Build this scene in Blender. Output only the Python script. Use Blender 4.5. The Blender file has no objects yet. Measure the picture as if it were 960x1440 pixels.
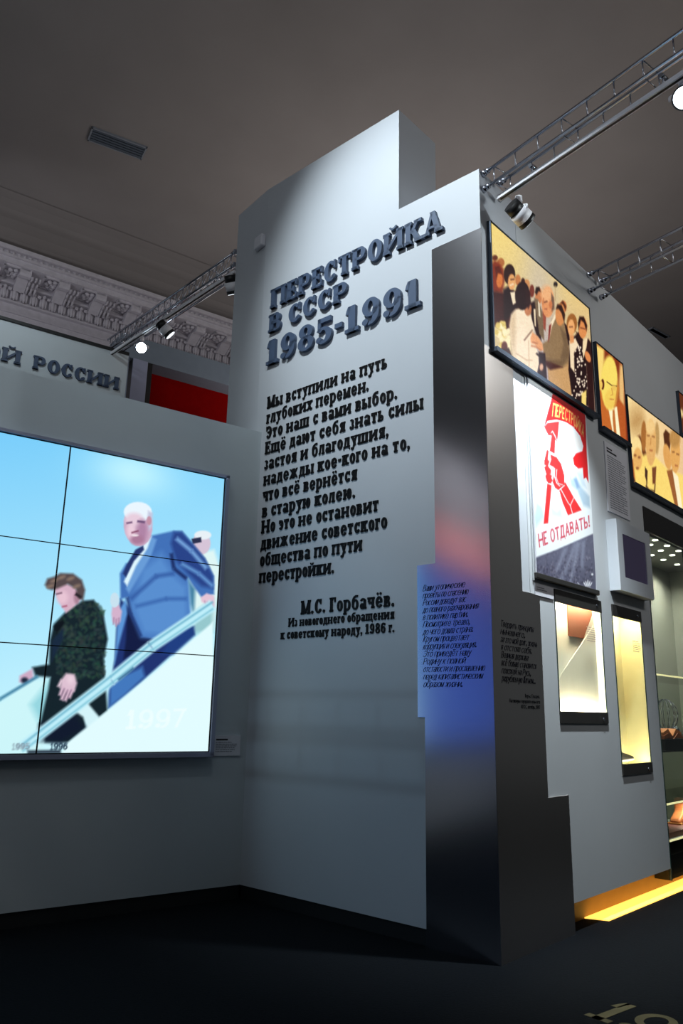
import bpy, bmesh, math, random
import numpy as np
from mathutils import Vector, Matrix
random.seed(7)
rng = np.random.default_rng(5)
SC = bpy.context.scene
COL = SC.collection

# ------------------------------------------------------------------ camera
F_PX = 1097.0; PITCH = math.radians(14.42); ROLL = math.radians(1.19); EYE = 1.5
fw = np.array([0, math.cos(PITCH), math.sin(PITCH)])
rt0 = np.array([1.0, 0, 0]); up0 = np.cross(rt0, fw)
RT = rt0*math.cos(ROLL) + up0*math.sin(ROLL)
UP = up0*math.cos(ROLL) - rt0*math.sin(ROLL)
CAM = np.array([0, 0, EYE])
cd = bpy.data.cameras.new('camera'); cam = bpy.data.objects.new('camera', cd); COL.objects.link(cam)
cd.lens = F_PX*36/1440; cd.sensor_width = 36; cd.sensor_fit = 'AUTO'; cd.clip_start = 0.05
M = Matrix([[RT[i], UP[i], -fw[i]] for i in range(3)]).to_4x4(); M.translation = Vector(CAM)
cam.matrix_world = M
SC.camera = cam

# ------------------------------------------------------------------ world, colour management
w = bpy.data.worlds.new('world'); SC.world = w; w.use_nodes = True
bg = w.node_tree.nodes['Background']
bg.inputs[0].default_value = (0.80, 0.92, 1.0, 1); bg.inputs[1].default_value = 0.042
SC.view_settings.view_transform = 'Standard'; SC.view_settings.look = 'None'
SC.view_settings.exposure = 0; SC.view_settings.gamma = 1; SC.view_settings.use_curve_mapping = False

# ------------------------------------------------------------------ planes of the place
class Pl:
    """vertical plane: u along the wall, z up, o metres out of the wall towards the visitor"""
    def __init__(s, o, ang):
        s.o = np.array([o[0], o[1], 0.0]); s.d = np.array([math.cos(ang), math.sin(ang), 0]); s.n = np.array([-s.d[1], s.d[0], 0])
    def pt(s, u, z, o=0.0): return s.o + s.d*u - s.n*o + np.array([0, 0, z])
def ray(x, y): return RT*(x-480)/F_PX + UP*(720-y)/F_PX + fw
def hit(pl, x, y, o=0.0):                      # photo pixel -> (u, z) on a wall plane
    r = ray(x, y); t = ((pl.o - pl.n*o - CAM) @ pl.n)/(r @ pl.n); p = CAM + r*t
    return float((p - pl.o) @ pl.d), float(p[2])
def onz(x, y, z):
    r = ray(x, y); return CAM + r*(z-EYE)/r[2]
AA = math.radians(-42.0); AB = math.radians(35.7)
PA = Pl((1.046, 5.382), AA)                    # lettered front of the tower, u = 0 at its right corner, negative to the left
PC = Pl((1.046, 5.382), AA + math.pi/2)        # picture wall going back from that corner
PB = Pl(PA.pt(-2.454, 0), AB)                  # partition with the video wall
def behind(d): return Pl(PB.pt(0, 0, -d), AB)
PT = behind(3.5); PR = behind(4.0); PW = behind(6.0)

# ------------------------------------------------------------------ lights
def lamp_spot(name, p, target, power, deg, blend, color, radius=0.04):
    l = bpy.data.lights.new(name, 'SPOT'); l.energy = power; l.spot_size = math.radians(deg); l.spot_blend = blend
    l.color = color; l.shadow_soft_size = radius
    o = bpy.data.objects.new(name, l); COL.objects.link(o); o.location = Vector(p)
    o.rotation_euler = (Vector(target) - Vector(p)).to_track_quat('-Z', 'Y').to_euler()
    return o
COOL = (0.86, 0.96, 1.0)
TITLE_LAMP = PA.pt(-1.0, 8.6, 3.8)
lamp_spot('title_spot_light', TITLE_LAMP, PA.pt(-0.80, 5.30), 1600, 46, 1.0, COOL, 0.06)
lamp_spot('corner_spot_light', PC.pt(-0.15, 5.30, 1.55), CAM, 6, 90, 1.0, COOL)
lamp_spot('poster_spot_light', PC.pt(0.45, 5.30, 0.75), PC.pt(0.95, 2.6), 1200, 64, 1.0, COOL)
lamp_spot('partition_spot_light', PB.pt(-1.6, 7.4, 3.0), PB.pt(-1.2, 4.4), 130, 60, 1.0, COOL)
lamp_spot('corner_wall_fill', PC.pt(1.6, 5.3, 2.2), PC.pt(0.2, 4.6), 150, 60, 1.0, COOL)  # added unseen lamp, brightens the wall beside the tower corner
lamp_spot('far_left_fill', PT.pt(-6, 7.2, 1.8), PT.pt(-6, 5.6), 450, 90, 1.0, COOL)  # added unseen lamp, lights the far partition for the steel's grey reflection
lamp_spot('cornice_spot_light', PW.pt(-3.5, 6.9, 2.6), PW.pt(-0.6, 7.95), 60, 80, 1.0, (.95, .95, 1))
lamp_spot('far_spot_light', PT.pt(-2.2, 7.0, 1.8), PT.pt(-1.4, 5.6), 75, 80, 1.0, COOL)
def area(name, p, target, power, sx, sy, color):
    l = bpy.data.lights.new(name, 'AREA'); l.shape = 'RECTANGLE'; l.size = sx; l.size_y = sy; l.energy = power; l.color = color
    o = bpy.data.objects.new(name, l); COL.objects.link(o); o.location = Vector(p)
    o.rotation_euler = (Vector(target) - Vector(p)).to_track_quat('-Z', 'Y').to_euler()
    return o

area('right_wall_fill', PC.pt(2.6, 5.9, 3.6), PC.pt(2.9, 4.3), 46, 3.5, .6, (1, .98, .95))  # added area fill evening out the right wall, no fixture there
area('overhead_fill', (-2.5, 0.5, 8.6), (-0.5, 6.5, 4.0), 60, 6, 3, (.82, .93, 1))  # added overhead fill, the ceiling has no opening here
area('ceiling_fill', PC.pt(4.0, 5.3, -3.5), PC.pt(4.0, 9.0, -3.5), 80, 5, 4, (1, .94, .90))  # added fill hidden behind the right wall, lifts the ceiling
area('rear_ceiling_fill', (-1.0, -1.5, 5.0), (-1.0, 0.0, 9.0), 62, 6, 3, (1, .94, .93))  # added fill behind the camera that brightens the ceiling
area('cornice_fill', PB.pt(-0.5, 5.0, -5.0), PB.pt(-0.5, 8.2, -5.7), 7, 6, .6, (.95, .95, 1))  # added fill out of sight beyond the partition, lifts the cornice

# ------------------------------------------------------------------ materials
def lin(c):
    c = np.asarray(c, float)/255.0
    return np.where(c <= 0.04045, c/12.92, ((c+0.055)/1.055)**2.4)
def mat(name, rgb, rough=0.6, metal=0.0, emit=None, strength=1.0, coat=0.0, var=0.04, scale=9.0, spec=0.5, bump=0.0):
    m = bpy.data.materials.new(name); m.use_nodes = True; nt = m.node_tree
    b = nt.nodes['Principled BSDF']
    c = tuple(lin(rgb)) + (1,)
    if var > 0:
        tc = nt.nodes.new('ShaderNodeTexCoord'); n = nt.nodes.new('ShaderNodeTexNoise'); n.inputs['Scale'].default_value = scale
        n.inputs['Detail'].default_value = 4
        nt.links.new(tc.outputs['Object'], n.inputs['Vector'])
        r = nt.nodes.new('ShaderNodeValToRGB')
        r.color_ramp.elements[0].position = 0.3; r.color_ramp.elements[1].position = 0.7
        r.color_ramp.elements[0].color = tuple(x*(1-var) for x in c[:3]) + (1,)
        r.color_ramp.elements[1].color = tuple(min(1, x*(1+var)) for x in c[:3]) + (1,)
        nt.links.new(n.outputs['Fac'], r.inputs['Fac']); nt.links.new(r.outputs['Color'], b.inputs['Base Color'])
        if bump > 0:
            bp = nt.nodes.new('ShaderNodeBump'); bp.inputs['Strength'].default_value = bump; bp.inputs['Distance'].default_value = 0.01
            nt.links.new(n.outputs['Fac'], bp.inputs['Height']); nt.links.new(bp.outputs['Normal'], b.inputs['Normal'])
    b.inputs['Base Color'].default_value = c
    b.inputs['Roughness'].default_value = rough; b.inputs['Metallic'].default_value = metal
    b.inputs['Specular IOR Level'].default_value = spec
    b.inputs['Coat Weight'].default_value = coat; b.inputs['Coat Roughness'].default_value = 0.05
    if emit is not None:
        b.inputs['Emission Color'].default_value = tuple(lin(emit)) + (1,); b.inputs['Emission Strength'].default_value = strength
    return m
def brushed(name, rgb, rough):
    m = mat(name, rgb, rough, 1.0, var=0)
    nt = m.node_tree; b = nt.nodes['Principled BSDF']
    tc = nt.nodes.new('ShaderNodeTexCoord'); mp = nt.nodes.new('ShaderNodeMapping'); mp.inputs['Scale'].default_value = (1, 1, 60)
    n = nt.nodes.new('ShaderNodeTexNoise'); n.inputs['Scale'].default_value = 3; n.inputs['Detail'].default_value = 3
    nt.links.new(tc.outputs['Object'], mp.inputs['Vector']); nt.links.new(mp.outputs['Vector'], n.inputs['Vector'])
    mr = nt.nodes.new('ShaderNodeMapRange'); mr.inputs['To Min'].default_value = rough-0.015; mr.inputs['To Max'].default_value = rough+0.02
    nt.links.new(n.outputs['Fac'], mr.inputs['Value']); nt.links.new(mr.outputs['Result'], b.inputs['Roughness'])
    return m
def painted(name, emission=None, rough=0.4, coat=0.0):
    """surface coloured by the picture stored on its mesh; emission > 0 for a lit screen or light box"""
    m = bpy.data.materials.new(name); m.use_nodes = True; nt = m.node_tree; b = nt.nodes['Principled BSDF']
    a = nt.nodes.new('ShaderNodeVertexColor'); a.layer_name = 'picture'
    b.inputs['Roughness'].default_value = rough; b.inputs['Coat Weight'].default_value = coat
    if emission:
        b.inputs['Base Color'].default_value = (0.01, 0.01, 0.012, 1)
        nt.links.new(a.outputs['Color'], b.inputs['Emission Color']); b.inputs['Emission Strength'].default_value = emission
    else:
        nt.links.new(a.outputs['Color'], b.inputs['Base Color'])
    return m
def glass_mat(name, rgb, refl=0.1):
    m = bpy.data.materials.new(name); m.use_nodes = True; nt = m.node_tree
    for n in list(nt.nodes):
        if n.type != 'OUTPUT_MATERIAL': nt.nodes.remove(n)
    out = [n for n in nt.nodes if n.type == 'OUTPUT_MATERIAL'][0]
    t = nt.nodes.new('ShaderNodeBsdfTransparent'); t.inputs[0].default_value = tuple(lin(rgb)) + (1,)
    g = nt.nodes.new('ShaderNodeBsdfGlossy'); g.inputs['Roughness'].default_value = 0.02
    f = nt.nodes.new('ShaderNodeFresnel'); f.inputs['IOR'].default_value = 1.45
    ge = nt.nodes.new('ShaderNodeNewGeometry'); k = nt.nodes.new('ShaderNodeMath'); k.operation = 'SUBTRACT'; k.inputs[0].default_value = 1; k.use_clamp = True
    nt.links.new(ge.outputs['Backfacing'], k.inputs[1])          # only the outer face of the pane mirrors
    k2 = nt.nodes.new('ShaderNodeMath'); k2.operation = 'MULTIPLY'; nt.links.new(f.outputs[0], k2.inputs[0]); nt.links.new(k.outputs[0], k2.inputs[1])
    mx = nt.nodes.new('ShaderNodeMixShader')
    nt.links.new(k2.outputs[0], mx.inputs[0]); nt.links.new(t.outputs[0], mx.inputs[1]); nt.links.new(g.outputs[0], mx.inputs[2])
    nt.links.new(mx.outputs[0], out.inputs['Surface'])
    return m

WHITE = mat('satin_white_panel', (192, 197, 204), 0.42, coat=0.0, var=0.015, scale=2, spec=0.35)
WALLW = mat('grey_white_paint', (196, 200, 204), 0.55, var=0.02, scale=2)
PARTN = mat('partition_paint', (190, 200, 206), 0.42, var=0.02, scale=2)
STEEL = brushed('brushed_steel', (214, 214, 220), 0.17)
STEELS = brushed('brushed_steel_side', (214, 205, 200), 0.30)
DARKBASE = mat('dark_plinth', (26, 29, 32), 0.5)
FLOORM = mat('dark_carpet', (12, 16, 21), 0.95, var=0.25, scale=60, spec=0.1, bump=0.2)
CEILM = mat('ceiling_plaster', (150, 144, 142), 0.9, var=0.06, scale=0.8)
PLASTER = mat('old_plaster', (206, 202, 210), 0.85, var=0.08, scale=12)
LETTER = mat('slate_letter', (66, 82, 108), 0.5, var=0.05)
BLACKL = mat('black_letter', (9, 10, 14), 0.6, spec=0.2, var=0.05)
CHROME = mat('chrome_tube', (190, 194, 205), 0.22, 1.0, var=0.03)
ALU = mat('white_track', (236, 236, 242), 0.45, 0.0, var=0.03)
INKB = mat('black_script_ink', (8, 8, 14), 0.95, spec=0.02, var=0)
BLACK = mat('black_plastic', (16, 16, 18), 0.45)
FRAME = mat('dark_steel_frame', (70, 78, 90), 0.38, 0.7)
SILVER = mat('silver_bezel', (168, 174, 200), 0.32, 0.35)
BRONZE = mat('dark_bronze_bar', (66, 64, 62), 0.45, 0.5)
PAPER = mat('white_card', (215, 216, 224), 0.7, var=0.02)
INK = mat('printed_ink', (40, 40, 46), 0.7, var=0)
INKP = mat('pale_ink', (120, 122, 132), 0.7, var=0)
REDP = mat('deep_red_panel', (128, 2, 2), 0.9, spec=0.05, var=0.06)
CREAM = mat('cream_board', (232, 230, 222), 0.7)
WARMIN = mat('showcase_lining', (222, 214, 170), 0.7)
GLASS = glass_mat('showcase_glass', (241, 245, 242))
GLASSEDGE = mat('green_glass_edge', (38, 62, 58), 0.2, coat=0.5)
LENS = mat('lamp_lens', (255, 255, 255), 0.3, emit=(238, 248, 255), strength=1.2, var=0)
LENSHOT = mat('glaring_lamp_lens', (255, 255, 255), 0.3, emit=(225, 242, 255), strength=30, var=0)

# ------------------------------------------------------------------ mesh helpers
BASE = {}
class MB:
    def __init__(s): s.v = []; s.f = []; s.sm = []
    def add(s, vs, fs, smooth=False):
        k = len(s.v); s.v += [tuple(map(float, p)) for p in vs]; s.f += [[i+k for i in f] for f in fs]; s.sm += [smooth]*len(fs)
    def box(s, pl, u0, u1, z0, z1, o0, o1):
        vs = [pl.pt(u, z, o) for o in (o0, o1) for u, z in ((u0, z0), (u1, z0), (u1, z1), (u0, z1))]
        s.add(vs, [(0, 3, 2, 1), (4, 5, 6, 7), (0, 1, 5, 4), (1, 2, 6, 5), (2, 3, 7, 6), (3, 0, 4, 7)])
    def prism(s, pl, poly, o0, o1):
        n = len(poly)
        if sum(poly[i][0]*poly[(i+1) % n][1] - poly[(i+1) % n][0]*poly[i][1] for i in range(n)) < 0: poly = poly[::-1]
        vs = [pl.pt(u, z, o0) for u, z in poly] + [pl.pt(u, z, o1) for u, z in poly]
        s.add(vs, [list(range(n))[::-1], list(range(n, 2*n))] + [(i, (i+1) % n, n+(i+1) % n, n+i) for i in range(n)])
    def plan(s, pts, z0, z1):                   # extrude a plan outline (world x, y) upwards
        n = len(pts)
        if sum(pts[i][0]*pts[(i+1) % n][1] - pts[(i+1) % n][0]*pts[i][1] for i in range(n)) < 0: pts = pts[::-1]
        vs = [(p[0], p[1], z0) for p in pts] + [(p[0], p[1], z1) for p in pts]
        s.add(vs, [list(range(n))[::-1], list(range(n, 2*n))] + [(i, (i+1) % n, n+(i+1) % n, n+i) for i in range(n)])
    def cone(s, p, q, r0, r1, seg=12, caps=True):
        p = np.array(p, float); q = np.array(q, float); a = q-p; a = a/np.linalg.norm(a)
        h = np.array([0, 0, 1.0]) if abs(a[2]) < 0.9 else np.array([1.0, 0, 0])
        x = np.cross(a, h); x /= np.linalg.norm(x); y = np.cross(a, x)
        vs = []
        for c, r in ((p, r0), (q, r1)):
            for i in range(seg):
                t = 2*math.pi*i/seg; vs.append(c + r*(x*math.cos(t)+y*math.sin(t)))
        k = len(s.v)
        s.add(vs, [(i, (i+1) % seg, seg+(i+1) % seg, seg+i) for i in range(seg)], True)
        if caps:
            s.f += [[k+i for i in range(seg)][::-1], [k+seg+i for i in range(seg)]]; s.sm += [False, False]
    def tube(s, pts, r, seg=8):
        for a, b in zip(pts[:-1], pts[1:]): s.cone(a, b, r, r, seg)
    def ball(s, c, rx, ry, rz, nu=12, nv=8, ax=None):
        X, Y = (np.array([1, 0, 0]), np.array([0, 1, 0])) if ax is None else ax
        vs = []
        for j in range(nv+1):
            t = math.pi*j/nv
            for i in range(nu):
                p = 2*math.pi*i/nu
                vs.append(np.array(c) + X*rx*math.sin(t)*math.cos(p) + Y*ry*math.sin(t)*math.sin(p) + np.array([0, 0, rz*math.cos(t)]))
        s.add(vs, [(j*nu+i, (j+1)*nu+i, (j+1)*nu+(i+1) % nu, j*nu+(i+1) % nu) for j in range(nv) for i in range(nu)], True)
    def build(s, name, m, parent=None, base=None, bevel=0, **props):
        if parent is not None: base = BASE[parent.name]
        elif base is None:
            a = np.array(s.v); base = np.array([a[:, 0].mean(), a[:, 1].mean(), a[:, 2].min()])
        base = np.array(base, float)
        me = bpy.data.meshes.new(name); me.from_pydata([tuple(np.array(p)-base) for p in s.v], [], s.f)
        me.polygons.foreach_set('use_smooth', s.sm); me.materials.append(m); me.update()
        bmm = bmesh.new(); bmm.from_mesh(me); bmesh.ops.recalc_face_normals(bmm, faces=bmm.faces); bmm.to_mesh(me); bmm.free()
        o = bpy.data.objects.new(name, me); COL.objects.link(o)
        if parent is not None: o.parent = parent
        else: o.location = Vector(base)
        BASE[o.name] = base
        if bevel:
            md = o.modifiers.new('bevel', 'BEVEL'); md.width = bevel; md.segments = 2; md.limit_method = 'ANGLE'
        for k, v in props.items(): o[k] = v
        return o
def thing(name, label, category, base, group=None):
    o = bpy.data.objects.new(name, None); COL.objects.link(o); o.location = Vector(base); o.empty_display_size = 0.1
    o['label'] = label; o['category'] = category
    if group: o['group'] = group
    BASE[o.name] = np.array(base, float)
    return o

# ------------------------------------------------------------------ lettering: slab-serif and plain glyphs as outline pieces
def ring(cx, cy, rx, ry, wx, wy, a0=0, a1=360, n=None):
    n = n or max(6, int(abs(a1-a0)/12)); out = []
    for i in range(n):
        t0 = math.radians(a0+(a1-a0)*i/n); t1 = math.radians(a0+(a1-a0)*(i+1)/n)
        out.append([(cx+rx*math.cos(t0), cy+ry*math.sin(t0)), (cx+rx*math.cos(t1), cy+ry*math.sin(t1)),
                    (cx+(rx-wx)*math.cos(t1), cy+(ry-wy)*math.sin(t1)), (cx+(rx-wx)*math.cos(t0), cy+(ry-wy)*math.sin(t0))])
    return out
def rect(x0, x1, y0, y1): return [[(x0, y0), (x1, y0), (x1, y1), (x0, y1)]]
def para(x0, x1, y0, y1, w): return [[(x0, y0), (x0+w, y0), (x1+w, y1), (x1, y1)]]
def disc(cx, cy, r): return [[(cx+r*math.cos(i*math.pi/6), cy+r*math.sin(i*math.pi/6)) for i in range(12)]]
def shift(ps, dx, dy=0): return [[(x+dx, y+dy) for x, y in p] for p in ps]
class Face:
    """one weight of lettering: S stem, T thin, h slab thickness, o slab overhang (h = 0 gives plain letters)"""
    def __init__(s, S, T, h, o): s.S, s.T, s.h, s.o = S, T, h, o
    def glyph(s, ch):
        lowset = 'абвгдеёжзийклмнопрстухцчшщыьэюя'
        low = ch in lowset; c = ch.upper() if ch.isalpha() else ch
        H = 0.74 if low else 1.0; S = s.S*(0.86 if low else 1); T = s.T*(0.95 if low else 1); h = s.h*(0.9 if low else 1); o = s.o*(0.85 if low else 1)
        W = 0.62*H + S*0.55                                    # body width of a two-stem letter
        def stem(x, y0=0, y1=None, ser='tb'):
            y1 = H if y1 is None else y1; r = rect(x, x+S, y0, y1)
            if h:
                if 'b' in ser: r += rect(x-o, x+S+o, y0, y0+h)
                if 't' in ser: r += rect(x-o, x+S+o, y1-h, y1)
            return r
        bar = max(T, h*0.9) if h else T
        def bowl(x, y0, y1, wdt):
            r = (y1-y0)/2
            return rect(x, x+wdt-r*0.9, y1-bar, y1) + rect(x, x+wdt-r*0.9, y0, y0+bar) + ring(x+wdt-r*0.9, (y0+y1)/2, r*0.9, r, S*0.95, bar, -90, 90)
        i = o
        if ch == '1':
            return rect(i+0.12, i+0.12+S*1.05, 0, 1) + [[(i, 0.70), (i+0.14, 0.70), (i+0.14+S*0.3, 1.0), (i+0.10, 1.0), (i+0.04, 0.86)]] + rect(i-0.02, i+0.28+S, 0, max(h, T)), i+0.34+S
        if ch == '9':
            return ring(i+0.33, 0.66, 0.33, 0.35, S*0.9, 0.12) + ring(i+0.30, 0.42, 0.36, 0.43, S*0.9, 0.13, -100, 30) + disc(i+0.12, 0.14, 0.12), i+0.74
        if ch == '6':
            return ring(i+0.33, 0.34, 0.33, 0.35, S*0.9, 0.12) + ring(i+0.36, 0.58, 0.36, 0.43, S*0.9, 0.13, 80, 210) + disc(i+0.54, 0.86, 0.12), i+0.74
        if ch == '8':
            return ring(i+0.34, 0.74, 0.31, 0.28, S*0.85, 0.11) + ring(i+0.34, 0.28, 0.35, 0.30, S*0.9, 0.11), i+0.74
        if ch == '5':
            return rect(i+0.06, i+0.06+T*1.2, 0.5, 1) + rect(i+0.06, i+0.62, 0.84-h*0.2, 1) + ring(i+0.30, 0.31, 0.37, 0.33, S*0.95, 0.12, -130, 140) + disc(i+0.12, 0.16, 0.12), i+0.73
        if ch == '7':
            return rect(i, i+0.6, 1-max(h, T), 1) + para(i+0.12, i+0.40, 0, 0.9, S*0.8), i+0.68
        if ch == '-': return rect(0.05, 0.36, 0.36, 0.36+max(T*1.6, h*1.3)), 0.42
        if ch == '.': return disc(0.13, 0.11, 0.12), 0.3
        if ch == ',': return disc(0.13, 0.11, 0.12) + [[(0.25, 0.1), (0.1, -0.16), (0.04, -0.14), (0.12, 0.08)]], 0.3
        if ch == '!': return [[(0.06, 0.32), (0.2, 0.32), (0.24, 1.0), (0.02, 1.0)]] + disc(0.13, 0.11, 0.11), 0.32
        if ch == ' ': return [], 0.34
        # true lower-case shapes
        if ch == 'а': return stem(i+0.36, 0, 0.60, 'b') + ring(i+0.30, 0.50, 0.26+S*0.15, 0.24, S*0.8, bar, 0, 165) + ring(i+0.22, 0.20, 0.22, 0.21, S*0.85, bar), i+0.40+S+o
        if ch in 'её':
            r = ring(i+0.32, 0.37, 0.32, 0.38, S*0.95, bar, 20, 330) + rect(i+0.06, i+0.60, 0.32, 0.32+T) + ring(i+0.32, 0.37, 0.32, 0.38, S*0.9, bar, -0, 30)
            if ch == 'ё': r += disc(i+0.18, 0.93, 0.09) + disc(i+0.46, 0.93, 0.09)
            return r, i+0.70
        if ch == 'р': return stem(i, -0.28, H) + ring(i+S+0.10, 0.37, 0.34, 0.38, S, bar, -130, 130), i+S+0.48
        if ch == 'у': return para(i+0.30, i+0.0, 0.05, H, S) + para(i+0.12, i+0.46, -0.26, H, T*1.3) + disc(i+0.1, -0.18, 0.1) + (rect(i-o, i+S+o, H-h, H) + rect(i+0.36, i+0.36+S+o, H-h, H) if h else []), i+0.44+S
        if ch == 'б': return ring(i+0.33, 0.36, 0.33, 0.37, S*0.95, bar) + ring(i+0.38, 0.50, 0.38, 0.48, S*0.75, bar, 85, 185) + rect(i+0.36, i+0.60, 0.86, 0.99), i+0.72
        # shapes shared by capitals and small letters
        if c == 'П': return stem(i) + stem(i+W-S*0.2) + rect(i, i+W+S*0.5, H-bar, H), i+W+S*0.8+o+0.04
        if c == 'Н': return stem(i) + stem(i+W-S*0.2) + rect(i, i+W, H/2-bar/2, H/2+bar/2), i+W+S*0.8+o+0.04
        if c in 'ИЙ':
            r = stem(i) + stem(i+W-S*0.1) + [[(i+S*0.6, h*0.5), (i+S*0.6, h*0.5+T*1.8), (i+W+S*0.1, H-h*0.5), (i+W+S*0.1, H-h*0.5-T*1.8)]]
            if c == 'Й': r += ring(i+W/2+S*0.4, H+0.22, 0.2, 0.17, 0.08, 0.09, 185, 355)
            return r, i+W+S*0.9+o+0.04
        if c in 'ЕЁ':
            r = stem(i, ser='') + rect(i-o, i+0.60, H-bar, H) + rect(i-o, i+0.62, 0, bar) + rect(i, i+0.42, H/2-bar/2, H/2+bar/2)
            if h: r += rect(i+0.53, i+0.62, H-0.30, H) + rect(i+0.55, i+0.64, 0, 0.30) + rect(i+0.38, i+0.46, H/2-0.14, H/2+0.14)
            return r, i+0.70
        if c == 'Р': return stem(i) + bowl(i+S*0.5, H*0.40, H, 0.58*H+S*0.1), i+0.60*H+S*0.6+0.06
        if c == 'В': return stem(i) + bowl(i+S*0.5, H*0.48, H, 0.52*H+S*0.1) + bowl(i+S*0.5, 0, H*0.54, 0.57*H+S*0.1), i+0.59*H+S*0.6+0.06
        if c in 'Ь': return stem(i) + bowl(i+S*0.5, 0, H*0.56, 0.52*H+S*0.1), i+0.54*H+S*0.6+0.06
        if c == 'Ы':
            a = 0.54*H+S*0.6; return stem(i) + bowl(i+S*0.5, 0, H*0.56, 0.50*H+S*0.1) + stem(i+a+0.10), i+a+0.14+S+o
        if c == 'С':
            r = ring(i+0.38*H, H/2, 0.38*H, H*0.51, S, bar, 38, 322)
            return r + (rect(i+0.58*H, i+0.58*H+T, H*0.62, H) if h else []) + (disc(i+0.60*H, H*0.2, T) if h else []), i+0.76*H+0.05
        if c == 'Э': return ring(i+0.34*H, H/2, 0.38*H, H*0.51, S, bar, -142, 142) + rect(i+0.2*H, i+0.5*H, H/2-bar/2, H/2+bar/2) + (rect(i, i+T, H*0.62, H) if h else []), i+0.78*H
        if c == 'О': return ring(i+0.40*H, H/2, 0.40*H, H*0.51, S, bar), i+0.84*H
        if c == 'Т':
            r = stem(i+0.32*H-S/2+0.03, ser='b') + rect(i, i+0.64*H+0.06, H-bar, H)
            if h: r += rect(i-0.02, i+T, H-0.30*H, H) + rect(i+0.64*H+0.08-T, i+0.64*H+0.08, H-0.30*H, H)
            return r, i+0.64*H+0.14
        if c == 'Г':
            return stem(i, ser='b') + rect(i-o, i+0.56*H, H-bar, H) + (rect(i+0.56*H-T, i+0.58*H, H*0.66, H) if h else []), i+0.60*H+0.04
        if c == 'К': return stem(i) + para(i+S*0.9, i+0.50*H+S*0.2, H*0.45, H, T*1.5) + para(i+0.50*H+S*0.1, i+S*1.0, 0, H*0.58, S*0.95) + (rect(i+0.46*H, i+0.58*H+S+o, 0, h) + rect(i+0.44*H, i+0.46*H+S+o*2, H-h, H) if h else []), i+0.58*H+S+o
        if c == 'А': return para(i+0.02, i+0.34*H, 0, H, T*1.2) + para(i+0.58*H, i+0.28*H, 0, H, S) + rect(i+0.14*H, i+0.66*H, H*0.24, H*0.24+T) + (rect(i-o, i+0.20+o, 0, h) + rect(i+0.50*H, i+0.60*H+S+o, 0, h) if h else []), i+0.62*H+S+o
        if c == 'М': return stem(i, ser='b') + stem(i+0.66*H+S*0.2, ser='b') + para(i+0.36*H, i+0.02, 0.05*H, H, S*0.8) + para(i+0.36*H+S*0.1, i+0.66*H+S*0.4, 0.05*H, H, T*1.3) + (rect(i-o, i+S, H-h, H) + rect(i+0.66*H+S*0.2, i+0.66*H+S*1.2+o, H-h, H) if h else []), i+0.68*H+S*1.2+o
        if c == 'Л': return para(i+0.02, i+0.18*H, 0.02, H, T*1.4) + disc(i+0.06, 0.09, 0.09) + stem(i+0.50*H, ser='b') + rect(i+0.14*H, i+0.52*H+S, H-bar, H), i+0.54*H+S+o
        if c == 'Д': return para(i+0.06, i+0.20*H, bar*0.5, H, T*1.4) + rect(i+0.52*H, i+0.52*H+S, 0, H) + rect(i+0.14*H, i+0.54*H+S, H-bar, H) + rect(i-0.02, i+0.62*H+S, 0, bar) + rect(i-0.02, i+0.07, -0.16, 0.06) + rect(i+0.62*H+S-0.09, i+0.62*H+S, -0.16, 0.06), i+0.66*H+S
        if c == 'Ж':
            c0 = 0.46*H
            return stem(i+c0) + para(i+c0+S*0.8, i+c0+S+0.30*H, H*0.45, H, T*1.4) + para(i+c0+S+0.30*H, i+c0+S*0.7, 0, H*0.55, S*0.8) + para(i+c0+S*0.1, i-0.02, H*0.45, H, T*1.4) + para(i-0.04, i+c0-S*0.3, 0, H*0.55, S*0.8), i+c0*2+S*1.5+0.06
        if c == 'З': return ring(i+0.26*H, H*0.74, 0.30*H, H*0.27, S*0.85, bar, -90, 150) + ring(i+0.26*H, H*0.27, 0.34*H, H*0.28, S*0.95, bar, -150, 90) + disc(i+0.06, H*0.22, 0.08), i+0.66*H
        if c == 'Х': return para(i+0.50*H, i, 0, H, S) + para(i+0.02, i+0.52*H+S*0.3, 0, H, T*1.4) + (rect(i-o, i+S+o, H-h, H) + rect(i+0.5*H, i+0.54*H+S+o, H-h, H) + rect(i-o, i+0.26*H, 0, h) + rect(i+0.46*H, i+0.5*H+S+o, 0, h) if h else []), i+0.54*H+S+o
        if c == 'Ч': return stem(i+0.50*H, ser='b') + rect(i, i+S, H*0.55, H) + rect(i+S*0.3, i+0.52*H, H*0.40, H*0.40+bar*1.2) + (rect(i-o, i+S+o, H-h, H) + rect(i+0.5*H-o, i+0.5*H+S+o, H-h, H) if h else []), i+0.52*H+S+o
        if c in 'ШЩ':
            g = S+0.16*H+0.04; r = stem(i) + stem(i+g) + stem(i+2*g) + rect(i, i+2*g+S, 0, bar)
            if c == 'Щ': r += rect(i+2*g+S-0.02, i+2*g+S+0.10, -0.18, bar)
            return r, i+2*g+S+o+0.05
        if c == 'Ц': return stem(i) + stem(i+W-S*0.2) + rect(i, i+W, 0, bar) + rect(i+W+S*0.7, i+W+S*0.7+0.10, -0.18, bar), i+W+S*0.9+0.1
        if c == 'Ю': return stem(i) + rect(i+S*0.8, i+S+0.16, H/2-bar/2, H/2+bar/2) + ring(i+S+0.10+0.33*H, H/2, 0.33*H, H*0.51, S*0.9, bar), i+S+0.16+0.66*H
        if c == 'Я':
            x = i+0.46*H
            r = stem(x) + [[(2*x+S*1.0-px, py) for px, py in p][::-1] for p in bowl(x+S*0.5, H*0.42, H, 0.54*H+S*0.1)] + para(i, i+0.26*H, 0, H*0.5, S*0.85)
            return r, x+S+o+0.05
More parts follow.
